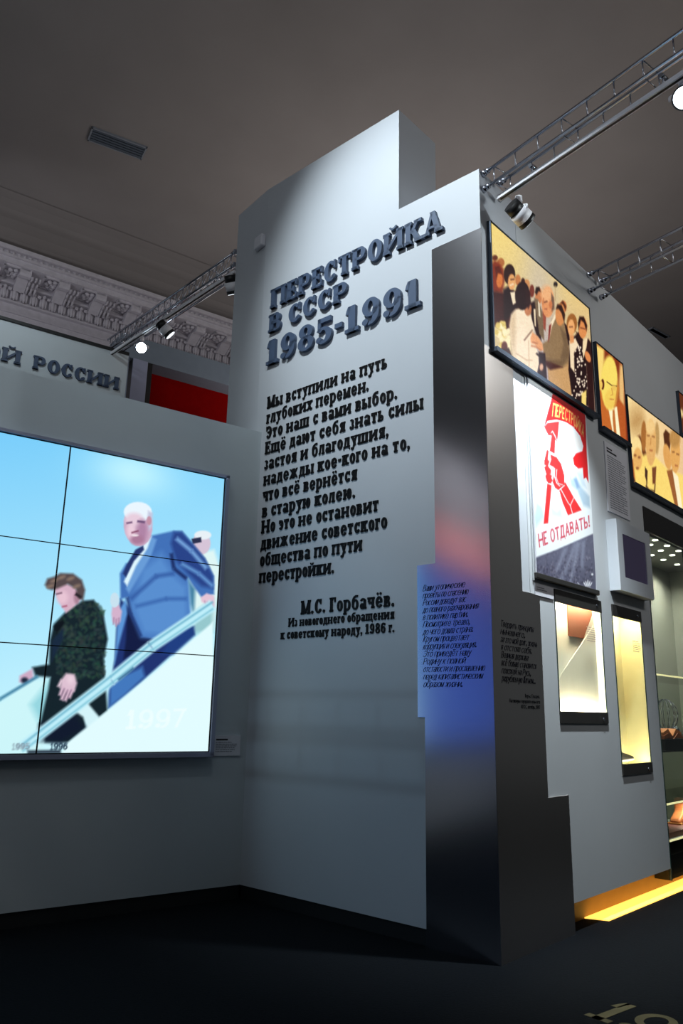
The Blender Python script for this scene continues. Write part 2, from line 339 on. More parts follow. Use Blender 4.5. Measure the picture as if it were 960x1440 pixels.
        return rect(i, i+0.4, 0, H), 0.5
    def line(s, text, track=0.03):
        out = []; x = 0
        for ch in text:
            ps, adv = s.glyph(ch); out.append((ch, shift(ps, x))); x += adv + track
        return out, x-track
HEAVY = Face(0.26, 0.11, 0.14, 0.06)
BODY = Face(0.27, 0.12, 0.15, 0.06)
SANS = Face(0.17, 0.14, 0.0, 0.0)
BRUSH = Face(0.085, 0.06, 0.0, 0.0)
def set_line(pl, face, text, u0, u1, zb, cap, o0, o1, mbs=None, slant=0.0, track=0.03):
    """raised line of lettering fitted between u0 and u1 (u1 None keeps natural width); returns one MB per letter"""
    gl, wid = face.line(text, track); k = cap if u1 is None else (u1-u0)/wid
    res = []
    for ch, ps in gl:
        m = MB()
        for p in ps: m.prism(pl, [(u0 + x*k + slant*y*cap, zb + y*cap) for x, y in p], o0, o1)
        if ps: res.append((ch, m))
    return res
def merge(ms):
    r = MB()
    for m in ms: r.add(m.v, m.f)
    return r

# ------------------------------------------------------------------ painter for pictures, screens and posters
class Canvas:
    """fine grid of coloured points on a flat panel (u0..u1, z0..z1) of a plane"""
    def __init__(s, pl, u0, u1, z0, z1, n, o, trace):
        s.pl, s.o, s.box = pl, o, (u0, u1, z0, z1)
        nu = int(n); nz = max(2, int(n*(z1-z0)/(u1-u0)*(0.8)))
        s.nu, s.nz = nu, nz
        U, Z = np.meshgrid(np.linspace(u0, u1, nu), np.linspace(z0, z1, nz)); s.U, s.Z = U.ravel(), Z.ravel()
        s.c = np.zeros((len(s.U), 3)); s.tr = trace
        s.h = (u1-u0)/nu
    def conv(s, pts): return np.array([s.tr(x, y) for x, y in pts])
    def fill(s, pts, col, soft=None, mixin=1.0, raw=False):
        P = np.array(pts, float) if raw else s.conv(pts); soft = soft or s.h*1.2
        lo = P.min(0)-soft*2; hi = P.max(0)+soft*2
        idx = np.where((s.U > lo[0]) & (s.U < hi[0]) & (s.Z > lo[1]) & (s.Z < hi[1]))[0]
        if len(idx) == 0: return
        x, y = s.U[idx], s.Z[idx]; d2 = np.full(len(idx), 1e9); ins = np.zeros(len(idx), bool)
        for a, b in zip(P, np.roll(P, -1, 0)):
            e = b-a; L = e@e+1e-12; t = np.clip(((x-a[0])*e[0]+(y-a[1])*e[1])/L, 0, 1)
            d2 = np.minimum(d2, (x-a[0]-t*e[0])**2+(y-a[1]-t*e[1])**2)
            cr = (a[1] > y) != (b[1] > y)
            with np.errstate(divide='ignore', invalid='ignore'):
                ins ^= cr & (x < e[0]*(y-a[1])/(e[1] if e[1] else 1e-12)+a[0])
        sd = np.where(ins, 1, -1)*np.sqrt(d2)
        k = np.clip(sd/soft*0.5+0.5, 0, 1)[:, None]*mixin
        s.c[idx] = s.c[idx]*(1-k)+np.array(col, float)*k
    def ell(s, cx, cy, rx, ry, col, soft=None, rot=0, mixin=1.0, n=20):
        t = np.linspace(0, 2*math.pi, n, endpoint=False); c, r = math.cos(math.radians(rot)), math.sin(math.radians(rot))
        s.fill([(cx+rx*math.cos(a)*c-ry*math.sin(a)*r, cy+rx*math.cos(a)*r+ry*math.sin(a)*c) for a in t], col, soft, mixin)
    def stroke(s, pts, wd, col, soft=None, mixin=1.0):
        for a, b in zip(pts[:-1], pts[1:]):
            dx, dy = b[0]-a[0], b[1]-a[1]; L = math.hypot(dx, dy) or 1; nx, ny = -dy/L*wd/2, dx/L*wd/2
            s.fill([(a[0]+nx, a[1]+ny), (b[0]+nx, b[1]+ny), (b[0]-nx, b[1]-ny), (a[0]-nx, a[1]-ny)], col, soft, mixin)
    def text(s, face, txt, quad, col, mixin=1.0):
        """quad: lower left, lower right, upper right, upper left in trace pixels"""
        gl, wd = face.line(txt, 0.05); q = [np.array(p, float) for p in quad]
        for ch, ps in gl:
            for p in ps:
                pp = []
                for x, y in p:
                    a = x/wd; lo = q[0]+(q[1]-q[0])*a; hi = q[3]+(q[2]-q[3])*a; pp.append(tuple(lo+(hi-lo)*y))
                s.fill(pp, col, s.h*0.9, mixin)
    def noise(s, amp, cells):
        g = rng.normal(0, 1, (cells*2, cells)); u0, u1, z0, z1 = s.box
        i = np.clip(((s.Z-z0)/(z1-z0)*(cells*2-1)).astype(int), 0, cells*2-1); j = np.clip(((s.U-u0)/(u1-u0)*(cells-1)).astype(int), 0, cells-1)
        s.c += g[i, j][:, None]*amp
    def build(s, name, m, parent, **props):
        nu, nz = s.nu, s.nz
        co = (s.pl.o[None] + s.U[:, None]*s.pl.d[None] - s.pl.n[None]*s.o); co[:, 2] += s.Z
        base = BASE[parent.name] if parent is not None else np.array([co[:, 0].mean(), co[:, 1].mean(), co[:, 2].min()])
        co = co-base
        i = np.arange(nz-1)[:, None]*nu+np.arange(nu-1)[None]; i = i.ravel()
        fc = np.stack([i, i+1, i+nu+1, i+nu], 1)
        me = bpy.data.meshes.new(name); me.vertices.add(len(co)); me.vertices.foreach_set('co', co.astype(np.float32).ravel())
        me.loops.add(fc.size); me.loops.foreach_set('vertex_index', fc.ravel().astype(np.int32))
        me.polygons.add(len(fc)); me.polygons.foreach_set('loop_start', np.arange(0, fc.size, 4, dtype=np.int32)); me.polygons.foreach_set('loop_total', np.full(len(fc), 4, np.int32))
        me.update(calc_edges=True)
        at = me.color_attributes.new('picture', 'FLOAT_COLOR', 'POINT')
        c = np.ones((len(co), 4), np.float32); c[:, :3] = lin(np.clip(s.c, 0, 255)); at.data.foreach_set('color', c.ravel())
        me.materials.append(m)
        o = bpy.data.objects.new(name, me); COL.objects.link(o)
        if parent is not None: o.parent = parent
        else: o.location = Vector(base)
        BASE[o.name] = base
        for k, v in props.items(): o[k] = v
        return o
def tracer(pl, sc, x0, y0, o): return lambda x, y: hit(pl, x0+x/sc, y0+y/sc, o)

# ================================================================== SETTING
m = MB(); m.add([(-16, -6, 0), (16, -6, 0), (16, 22, 0), (-16, 22, 0), (-16, -6, -.1), (16, -6, -.1), (16, 22, -.1), (-16, 22, -.1)],
                [(0, 1, 2, 3), (7, 6, 5, 4), (0, 4, 5, 1), (1, 5, 6, 2), (2, 6, 7, 3), (3, 7, 4, 0)])
m.build('floor', FLOORM, kind='structure')
m = MB(); m.add([(-16, -3, 9), (16, -3, 9), (16, 22, 9), (-16, 22, 9), (-16, -3, 9.15), (16, -3, 9.15), (16, 22, 9.15), (-16, 22, 9.15)],
                [(3, 2, 1, 0), (4, 5, 6, 7), (1, 5, 4, 0), (2, 6, 5, 1), (3, 7, 6, 2), (0, 4, 7, 3)])
m.build('ceiling', CEILM, kind='structure')

# far wall with cove and cornice
m = MB(); m.box(PW, -12, 14, 0, 9.0, -0.2, 0)
m.build('wall_back', PLASTER, kind='structure')
m = MB()
prof = [(0, 8.42)] + [(0.95*(1-math.cos(t)), 8.42+0.57*math.sin(t)) for t in np.linspace(0.1, math.pi/2, 8)] + [(0, 8.99)]
n = len(prof); vs = [PW.pt(-12, z, o) for o, z in prof] + [PW.pt(14, z, o) for o, z in prof]
m.add(vs, [list(range(n)), list(range(n, 2*n))[::-1]] + [(i, (i+1) % n, n+(i+1) % n, n+i) for i in range(n)])
m.build('trim_1', CEILM, kind='structure')

m = MB()                                                    # cornice: crown, fascia, soffit, frieze mouldings
U0, U1 = -4.0, 4.6
for z0, z1, o in ((8.08, 8.17, .50), (8.17, 8.21, .54), (8.21, 8.27, .50), (8.27, 8.34, .56), (8.34, 8.42, .42), (7.955, 7.985, .09), (7.985, 8.08, .05), (7.66, 7.69, .07), (7.5, 7.52, .03)):
    m.box(PW, U0, U1, z0, z1, 0, o)
for k in range(-6, 7):                                      # coffer frames on the soffit
    c = 0.183+0.597*k+0.2985
    for du0, du1, o0, o1 in ((-.19, -.165, .06, .46), (.165, .19, .06, .46), (-.19, .19, .06, .085), (-.19, .19, .435, .46)):
        m.box(PW, c+du0, c+du1, 8.05, 8.085, o0, o1)
cor = m.build('trim_2', PLASTER, base=PW.pt(0, 7.5), kind='structure')
for k in range(-6, 8):
    c = 0.183+0.597*k; m = MB()
    m.prism(Pl(PW.pt(c-0.085, 0), AB+math.pi/2), [(-.46, 8.09), (-.46, 8.0), (-.43, 7.97), (-.36, 7.965), (-.28, 8.0), (-.2, 7.95), (-.06, 7.87), (-.02, 7.90), (-.02, 8.09)], 0, -0.17)
    for s in (-.06, 0, .06): m.tube([PW.pt(c+s, 7.99, .44), PW.pt(c+s, 7.955, .40), PW.pt(c+s, 7.99, .28), PW.pt(c+s, 7.94, .18), PW.pt(c+s, 7.87, .06)], 0.018, 6)
    m.build('bracket', PLASTER, cor)
    m = MB(); q = PW.pt(c+0.2985, 8.07, .26)
    for ring_r, nn, sz in ((.11, 8, .045), (.05, 5, .035)):
        for i in range(nn):
            a = 2*math.pi*i/nn; m.ball(q+PW.d*ring_r*math.cos(a)-PW.n*ring_r*math.sin(a)-np.array([0, 0, .02]), sz, sz, .03, 6, 4)
    m.ball(q-np.array([0, 0, .03]), .04, .04, .04, 8, 5)
    m.build('rosette', PLASTER, cor)
m = MB()
for i in range(int((U1-U0)/0.085)): m.ball(PW.pt(U0+0.04+i*.085, 8.235, .515), .026, .026, .026, 6, 4)
m.build('bead_row', PLASTER, cor, kind='stuff')
m = MB()
for i in range(int((U1-U0)/0.15)):                          # acanthus leaf frieze
    c = U0+0.07+i*.15
    for dx, dz, r, hh in ((0, 0, .035, .11), (-.04, -.02, .025, .08), (.04, -.02, .025, .08)):
        m.ball(PW.pt(c+dx, 7.82+dz, .03), r, r, hh, 6, 6); m.ball(PW.pt(c+dx*1.6, 7.91+dz, .06), r*.9, r*.9, .03, 6, 4)
m.build('leaf_frieze', PLASTER, cor, kind='stuff')

# partition with the video wall
m = MB(); m.box(PB, -8.5, -0.0, 0.105, 4.075, -0.3, 0)
m.build('wall_left', PARTN, kind='structure')
m = MB(); m.box(PB, -8.5, 0.0, 0, 0.105, -0.3, -0.012)
m.build('baseboard_left', DARKBASE, kind='structure')

# picture wall to the right of the tower, with openings for three showcases
N1 = (0.945, 1.80, 1.455, 2.478); N2 = (2.03, 2.685, 1.035, 2.48); CB = (2.96, 5.4, 0.10, 3.34)
m = MB(); T0 = -0.22; zb, zt = 0.2, 5.757
m.box(PC, 0.57, N1[0], zb, zt, T0, 0); m.box(PC, N1[0], N1[1], zb, N1[2], T0, 0); m.box(PC, N1[0], N1[1], N1[3], zt, T0, 0)
m.box(PC, N1[1], N2[0], zb, zt, T0, 0); m.box(PC, N2[0], N2[1], zb, N2[2], T0, 0); m.box(PC, N2[0], N2[1], N2[3], zt, T0, 0)
m.box(PC, N2[1], CB[0], zb, zt, T0, 0); m.box(PC, CB[0], CB[1], CB[3], zt, T0, 0); m.box(PC, CB[1], 7.2, zb, zt, T0, 0)
m.build('wall_right', WALLW, kind='structure')
m = MB(); m.box(PC, 1.02, 7.2, 0, 0.2, T0, -0.15)
m.build('baseboard_right', mat('ochre_plinth', (180, 134, 62), 0.5), kind='structure')

# ================================================================== TOWER
tw = thing('exhibition_tower', 'tall stepped white exhibition tower with raised lettering and brushed steel corner', 'exhibition tower', PA.pt(-1.2, 0, -0.2))
pu = lambda u, o: PA.pt(u, 0, o)
m = MB()
m.plan([pu(-3.105, -.094), pu(-2.53, 0), pu(-.81, 0), pu(-.81, -.565), pu(-3.1, -.565)], 0.105, 6.79)
m.plan([pu(-.81, 0), pu(0, 0), pu(0, -.565), pu(-.81, -.565)], 0.105, 5.757)
m.build('body', WHITE, tw, label='white satin panelled body')
m = MB(); m.plan([pu(-2.45, -.012), pu(-.56, -.012), pu(-.56, -.5), pu(-2.45, -.5)], 0, 0.105)
m.build('plinth', DARKBASE, tw, label='dark recessed plinth')
m = MB()
m.prism(PA, [(-.56, 0), (0.006, 0), (0.006, 5.212), (-.463, 5.212), (-.458, 2.585), (-.624, 2.585), (-.624, 1.48), (-.56, 1.48)], 0.0, 0.006)
m.build('steel_cladding', STEEL, tw, label='brushed steel cladding on the lettered front')
m = MB()
m.prism(PC, [(0, 0), (1.02, 0), (1.02, .94), (.70, .94), (.70, 2.395), (.44, 2.395), (.42, 4.215), (0, 4.215)], 0.0, 0.006)
m.build('steel_cladding', STEELS, tw, label='stepped brushed steel cladding on the side face')
titles = [('ПЕРЕСТРОЙКА', -2.385, -.33, 5.338, .205), ('В СССР', -2.395, -1.355, 5.080, .188), ('1985-1991', -2.415, -.545, 4.737, .252)]
for t, u0, u1, zbz, cap in titles:
    for ch, lm in set_line(PA, HEAVY, t, u0, u1, zbz, cap, 0.0, 0.035, track=0.02): lm.build('title_letter', LETTER, tw)
quote = [('Мы вступили на путь', -.923), ('глубоких перемен.', -1.121), ('Это наш с вами выбор.', -.817), ('Ещё дают себя знать силы', -.555),
         ('застоя и благодушия,', -.904), ('надежды кое-кого на то,', -.688), ('что всё вернётся', -1.233), ('в старую колею.', -1.253),
         ('Но это не остановит', -1.002), ('движение советского', -.914), ('общества по пути', -1.169), ('перестройки.', -1.473)]
def words(face, t, u0, u1, zbz, cap, o1, name):
    gl, wd = face.line(t, .05); k = (u1-u0)/wd; cur = []
    for ch, ps in gl+[(' ', [])]:
        if ch == ' ':
            if cur: merge(cur).build(name, BLACKL, tw); cur = []
        else:
            lm = MB()
            for p in ps: lm.prism(PA, [(u0+x*k, zbz+y*cap) for x, y in p], 0.0, o1)
            cur.append(lm)
for i, (t, u1) in enumerate(quote): words(BODY, t, -2.388, u1, 4.294-i*.1527, .122, .009, 'quote_word')
for t, u0, zbz, cap in (('М.С. Горбачёв.', -1.845, 2.295, .118), ('Из новогоднего обращения', -1.99, 2.200, .075), ('к советскому народу, 1986 г.', -2.08, 2.098, .078)):
    words(BODY, t, u0, -.84, zbz, cap, .007, 'credit_word')
lt = [('Ваши утопические', -.176), ('проекты по спасению', -.15), ('России доведут вас', -.17), ('до полного разочарования', -.07), ('в политике партии.', -.155),
      ('Посмотрите трезво,', -.14), ('до чего дошла страна.', -.115), ('Кругом процветает', -.15), ('коррупция и спекуляция.', -.09), ('Это приведёт нашу', -.14),
      ('Родину к полной', -.185), ('отсталости и прославлению', -.03), ('перед капиталистическим', -.05), ('образом жизни.', -.21)]
for i, (t, u1) in enumerate(lt):
    merge([x for _, x in set_line(PA, BRUSH, t, -.575, u1-.03, 2.385-i*.0535, .046, 0.006, 0.008, slant=0.35, track=0.04)]).build('script_line', INKB, tw)
rtx = [('Твердить принципы', .60), ('нынешнего,', .47), ('за это мой долг, жизнь', .645), ('я отстоял себя.', .56), ('Великая держава', .50), ('всё больше становится', .615), ('похожей на Русь,', .535), ('разрубленную Батыем...', .60)]
for i, (t, u1) in enumerate(rtx):
    merge([x for _, x in set_line(PC, BRUSH, t, .105, u1-.02, 2.105-i*.0535, .046, 0.006, 0.008, slant=0.35, track=0.04)]).build('script_line', INKB, tw)
for i, (t, u0) in enumerate((('Борис Ельцин.', .42), ('На пленуме городского комитета', .20), ('КПСС, октябрь, 1987', .36))):
    merge([x for _, x in set_line(PC, SANS, t, u0, .635, 1.63-i*.038, .026, 0.006, 0.0075)]).build('credit_line', BLACKL, tw)
m = MB(); PS = Pl(pu(-2.53, 0), math.atan2(*(pu(-2.53, 0)-pu(-3.105, -.094))[[1, 0]]))
sz = [hit(PS, x, y) for x, y in ((364, 334), (375, 330), (364, 352), (375, 346))]
m.box(PS, sz[0][0], sz[1][0]-0.005, 6.115, 6.25, 0, 0.06)
s_ = m.build('motion_sensor', PAPER, bevel=0.015, label='small white sensor box on the upper left edge of the lettered tower', category='sensor')

# ================================================================== VIDEO WALL
vw = thing('video_wall', 'large video wall of joined screens showing two people descending aircraft stairs', 'video wall', PB.pt(-3.8, 1.13, 0.02))
ROWS = [(2.730, 3.520), (1.950, 2.722), (1.170, 1.942)]
COLS = [(-1.765, -0.392), (-3.165, -1.777), (-4.565, -3.177), (-5.965, -4.577), (-7.30, -5.977)]
m = MB()
zl, zh, ul, ur = 1.125, 3.556, -7.35, -0.345
m.box(PB, ul, ur, zh-.026, zh, 0, .075); m.box(PB, ul, ur, zl, zl+.036, 0, .075); m.box(PB, ur-.034, ur, zl, zh, 0, .075); m.box(PB, ul, ul+.034, zl, zh, 0, .075)
m.build('bezel_frame', SILVER, vw, label='silver bezel around the screens')
m = MB(); m.box(PB, ul+.03, ur-.03, zl+.03, zh-.02, 0, .052); m.build('backing', BLACK, vw, label='black backing seen between screens')
VM = painted('video_image', emission=1.0, rough=0.25)
def video_paint(c):
    c.tr = tracer(PB, 2.824, 0, 580, 0.056)
    U, Z = c.U, c.Z
    a = np.clip((3.52-Z)/2.3, 0, 1); b = np.clip((U+3.2)/2.8, 0, 1)
    c.c = (np.array([112, 200, 250])[None]*(1-a[:, None]) + np.array([190, 240, 255])[None]*a[:, None]) + (b*28)[:, None]*np.array([1, .55, .05])[None]
    dk = np.clip((-3.1-U)/.5, 0, 1)[:, None]; c.c = c.c*(1-dk) + dk*(np.array([48, 68, 158])[None]+a[:, None]*np.array([10, 20, 20])[None])
    g = np.exp(-(((U+1.25)/.35)**2+((Z-3.42)/.2)**2)); c.c += g[:, None]*np.array([55, 30, 5])[None]
    c.fill([(-500, 2000), (-500, 1300), (0, 1145), (130, 1055), (200, 1060), (170, 1360), (0, 1360)], (205, 246, 250), .03)
    c.fill([(120, 1160), (200, 1060), (180, 1220), (160, 1240)], (150, 215, 225), .03)
    # second man behind
    c.fill([(770, 560), (850, 545), (880, 640), (850, 860), (770, 860), (745, 680)], (222, 246, 245), .02)
    c.fill([(770, 800), (845, 740), (845, 870), (765, 880)], (150, 200, 205), .03); c.fill([(745, 660), (775, 700), (770, 800), (755, 760)], (70, 130, 160), .02)
    c.ell(800, 520, 36, 44, (214, 196, 215)); c.ell(805, 487, 34, 18, (232, 240, 246)); c.fill([(760, 502), (798, 495), (800, 515), (765, 522)], (40, 45, 75), .006)
    # trousers and jacket of the man
    c.fill([(478, 740), (520, 780), (560, 880), (640, 905), (765, 850), (772, 880), (560, 1070), (430, 1175), (432, 1120), (455, 980), (462, 860)], (30, 50, 112), .012)
    c.fill([(505, 780), (560, 885), (620, 905), (560, 940), (490, 980), (500, 900)], (16, 26, 66), .012)
    c.fill([(700, 860), (770, 850), (772, 885), (690, 960), (640, 960)], (30, 62, 130), .02)
    c.fill([(470, 790), (500, 740), (505, 800), (470, 930), (455, 1000)], (92, 150, 215), .012)
    c.fill([(436, 1090), (480, 1050), (565, 1010), (575, 1050), (500, 1120), (434, 1172)], (66, 120, 190), .02)
    jacket = [(530, 600), (600, 490), (622, 485), (690, 470), (722, 472), (762, 518), (815, 580), (850, 650), (850, 722), (800, 735), (768, 690), (745, 655), (752, 770), (760, 845), (640, 900), (560, 892), (525, 800), (505, 735), (478, 742), (476, 640), (500, 600)]
    c.fill(jacket, (64, 112, 184), .012)
    c.fill([(560, 620), (640, 560), (690, 640), (745, 690), (750, 820), (640, 890), (565, 885), (520, 770)], (88, 142, 208), .05)
    c.fill([(690, 475), (722, 474), (762, 520), (812, 580), (845, 650), (846, 700), (800, 690), (745, 640), (700, 590), (678, 520)], (38, 66, 136), .02)
    c.stroke([(700, 500), (760, 550), (820, 620)], 16, (112, 158, 214), .015); c.stroke([(720, 600), (790, 640), (845, 690)], 14, (96, 146, 206), .015)
    c.stroke([(680, 560), (690, 620), (740, 660)], 14, (28, 48, 104), .012)
    c.stroke([(520, 740), (620, 650), (690, 640)], 12, (48, 88, 160), .02); c.stroke([(540, 770), (660, 740), (740, 740)], 10, (52, 96, 168), .02)
    c.stroke([(505, 735), (520, 800), (560, 888)], 10, (34, 60, 120), .012)
    c.fill([(600, 492), (622, 505), (600, 570), (512, 718), (500, 700), (540, 600)], (104, 156, 216), .012)
    c.fill([(535, 560), (602, 492), (585, 540), (540, 610), (505, 690), (492, 672)], (222, 246, 255), .01)
    c.fill([(538, 545), (568, 528), (572, 545), (532, 590), (500, 655), (488, 640), (505, 600)], (34, 52, 108), .008)
    # face of the man
    c.ell(548, 450, 57, 82, (206, 170, 196), rot=-6); c.ell(547, 395, 56, 40, (234, 246, 255)); c.ell(532, 425, 36, 26, (232, 206, 222), .02); c.fill([(588, 390), (606, 400), (604, 450), (590, 470), (584, 430)], (196, 200, 225), .012)
    c.ell(520, 470, 18, 30, (236, 206, 222), .02); c.ell(565, 470, 20, 45, (176, 132, 166), .025); c.ell(545, 505, 26, 20, (170, 122, 152), .02)
    c.stroke([(502, 440), (525, 436)], 7, (110, 80, 116)); c.stroke([(545, 432), (575, 436)], 8, (104, 76, 116)); c.stroke([(522, 478), (550, 470)], 6, (130, 70, 100)); c.ell(536, 488, 14, 4, (245, 235, 240)); c.ell(592, 430, 10, 18, (196, 146, 166))
    c.fill([(796, 735), (820, 718), (850, 728), (852, 772), (838, 776), (800, 752)], (228, 196, 214), .01)
    for k in range(4): c.stroke([(812+k*10, 748+k*3), (820+k*9, 772+k*2)], 4, (186, 148, 178), .008)
    c.fill([(446, 770), (470, 762), (484, 790), (478, 830), (462, 846), (446, 830), (442, 800)], (212, 178, 204), .01)
    for a, b in (((452, 815), (450, 842)), ((462, 820), (460, 850)), ((472, 816), (472, 842))): c.stroke([a, b], 4, (164, 128, 160), .008); c.ell(455, 745, 16, 28, (200, 226, 240))
    # woman
    coat = [(262, 790), (330, 748), (372, 744), (410, 800), (428, 900), (412, 975), (426, 1185), (392, 1212), (345, 1160), (335, 1200), (340, 1250), (270, 1310), (180, 1310), (160, 1235), (192, 1100), (200, 1052), (140, 1046), (128, 1012), (195, 1000), (198, 905), (214, 840)]
    c.fill(coat, (18, 34, 42), .012)
    P = c.conv(coat); sel = np.where((U > P[:, 0].min()) & (U < P[:, 0].max()) & (Z > P[:, 1].min()+.5) & (Z < P[:, 1].max()))[0]
    if len(sel):
        for _ in range(420):
            k = rng.random(2); x, y = 205+215*k[0], 755+300*k[1]
            if x > 222+max(0, 850-y)*.75 and x < 415-max(0, 800-y)*.5: c.ell(x, y, 7+6*rng.random(), 3+4*rng.random(), (34+26*rng.random(), 58+26*rng.random(), 56+14*rng.random()), .008, rot=rng.random()*180, mixin=.5, n=8)
    c.fill([(206, 905), (250, 860), (252, 900), (220, 960), (205, 990)], (22, 40, 62), .012); c.fill([(212, 850), (250, 820), (258, 836), (225, 880)], (10, 18, 26), .01)
    c.fill([(300, 1190), (345, 1150), (395, 1212), (350, 1262), (330, 1210)], (212, 244, 250), .012)
    c.fill([(160, 1240), (300, 1200), (338, 1255), (240, 1312), (150, 1300)], (14, 24, 44), .03)
    c.fill([(212, 695), (255, 676), (300, 695), (322, 740), (294, 772), (262, 797), (244, 770), (226, 735)], (214, 176, 196), .01)
    c.ell(248, 735, 22, 26, (232, 196, 212), .02); c.stroke([(222, 722), (246, 716)], 6, (120, 90, 110)); c.stroke([(246, 772), (266, 768)], 6, (170, 90, 116)); c.ell(305, 735, 12, 26, (170, 130, 150), .012)
    c.fill([(178, 685), (188, 660), (215, 652), (240, 638), (290, 640), (325, 665), (338, 705), (330, 748), (312, 738), (300, 700), (268, 682), (226, 700), (205, 705), (190, 700)], (84, 72, 74), .012)
    for x, y in ((215, 668), (245, 655), (280, 660), (305, 690), (200, 690)): c.ell(x, y, 16, 7, (132, 112, 100), .012, rot=-20)
    c.stroke([(300, 720), (322, 735)], 12, (40, 34, 40))
    c.fill([(78, 1046), (128, 1018), (134, 1058), (98, 1078), (76, 1070)], (206, 170, 196), .01); c.ell(98, 1064, 14, 12, (30, 40, 60), .01)
    c.fill([(262, 1036), (296, 1040), (306, 1075), (296, 1108), (262, 1112), (240, 1092), (244, 1060)], (222, 192, 210), .012)
    for a, b in (((250, 1088), (238, 1124)), ((262, 1098), (244, 1142)), ((276, 1102), (258, 1146)), ((290, 1098), (274, 1134))): c.stroke([a, b], 13, (216, 184, 204), .01)
    for a, b in (((256, 1096), (243, 1126)), ((269, 1102), (252, 1140)), ((283, 1102), (268, 1136))): c.stroke([a, b], 3, (150, 118, 146), .008)
    c.stroke([(246, 1062), (232, 1090)], 12, (226, 198, 214), .01); c.ell(280, 1060, 12, 16, (236, 210, 224), .02)
    # gangway side, rails
    c.fill([(270, 1312), (432, 1180), (640, 1010), (845, 832), (850, 1362), (240, 1362)], (226, 252, 255), .012)
    c.stroke([(90, 1330), (440, 1062), (600, 930), (845, 765)], 46, (190, 238, 250), .012); c.stroke([(90, 1318), (440, 1048), (600, 918), (845, 752)], 7, (112, 180, 205), .01)
    c.stroke([(90, 1345), (440, 1078), (600, 946), (845, 780)], 6, (128, 196, 216), .01); c.stroke([(470, 1062), (530, 1015)], 9, (60, 112, 150), .01)
    c.stroke([(-300, 1330), (0, 1138), (150, 1048)], 12, (72, 134, 166), .01)
    c.text(SANS, '1997', [(500, 1258), (740, 1250), (748, 1175), (508, 1182)], (240, 255, 255), .8)
    c.text(SANS, '1995', [(48, 1340), (118, 1336), (120, 1312), (50, 1316)], (130, 150, 165), .7); c.text(SANS, '1996', [(200, 1340), (268, 1338), (270, 1312), (202, 1314)], (40, 60, 80), .9)
    c.stroke([(110, 1349), (240, 1347)], 12, (14, 22, 40), .012)
for ci, (u0, u1) in enumerate(COLS):
    for z0, z1 in ROWS:
        c = Canvas(PB, u0, u1, z0, z1, 250 if ci == 0 else 210 if ci == 1 else 40, 0.056, None)
        video_paint(c); c.build('screen', VM, vw)
m = MB(); m.box(PB, -.335, -.066, 1.128, 1.292, 0, .012)
cp = m.build('caption_card', PAPER, label='small white caption card on the partition beside the lower right video wall corner', category='caption card')
def print_lines(pl, u0, u1, z1, z0, n, o, parent, ink=INK, th=.42, name='printed_text'):
    m = MB(); st = (z1-z0)/n
    for i in range(n):
        z = z1-st*(i+.5); x = u0; end = u0+(u1-u0)*(1 if i % 5 else .8)*(0.9+.1*rng.random())
        while x < end:
            L = (.04+.10*rng.random())*(u1-u0); m.box(pl, x, min(x+L, end), z-st*th/2, z+st*th/2, o, o+.0008); x += L+.02*(u1-u0)
    return m.build(name, ink, parent)
m = MB(); m.box(PB, -.30, -.19, 1.252, 1.266, .012, .0128); m.build('printed_heading', INK, cp)
print_lines(PB, -.30, -.10, 1.244, 1.155, 6, .012, cp, INKP)

# ================================================================== RIGHT WALL: light boxes
def lightbox(label, corners, paint, n, sc, x0, y0, emission=1.0):
    us = [hit(PC, x, y, .028) for x, y in corners]
    u0, u1 = (us[0][0]+us[3][0])/2, (us[1][0]+us[2][0])/2; z1, z0 = (us[0][1]+us[1][1])/2, (us[3][1]+us[2][1])/2
    t = thing('light_box', label, 'light box', PC.pt((u0+u1)/2, z0-.02, 0.0), 'backlit photographs along the right wall')
    m = MB(); f = .014
    m.box(PC, u0-f, u0, z0-f, z1+f, 0, .034); m.box(PC, u1, u1+f, z0-f, z1+f, 0, .034); m.box(PC, u0-f, u1+f, z1, z1+f, 0, .034); m.box(PC, u0-f, u1+f, z0-f*2.6, z0, 0, .06)
    m.build('frame', FRAME, t, label='dark steel frame')
    m = MB(); m.box(PC, u0, u1, z0, z1, 0, .022); m.build('backing', BLACK, t)
    c = Canvas(PC, u0, u1, z0, z1, n, .028, tracer(PC, sc, x0, y0, .028)); paint(c)
    c.build('backlit_photo', LB[emission] if emission in LB else LB.setdefault(emission, painted('backlit_photo_print', emission=emission, rough=.3)), t)
    return t
LB = {}
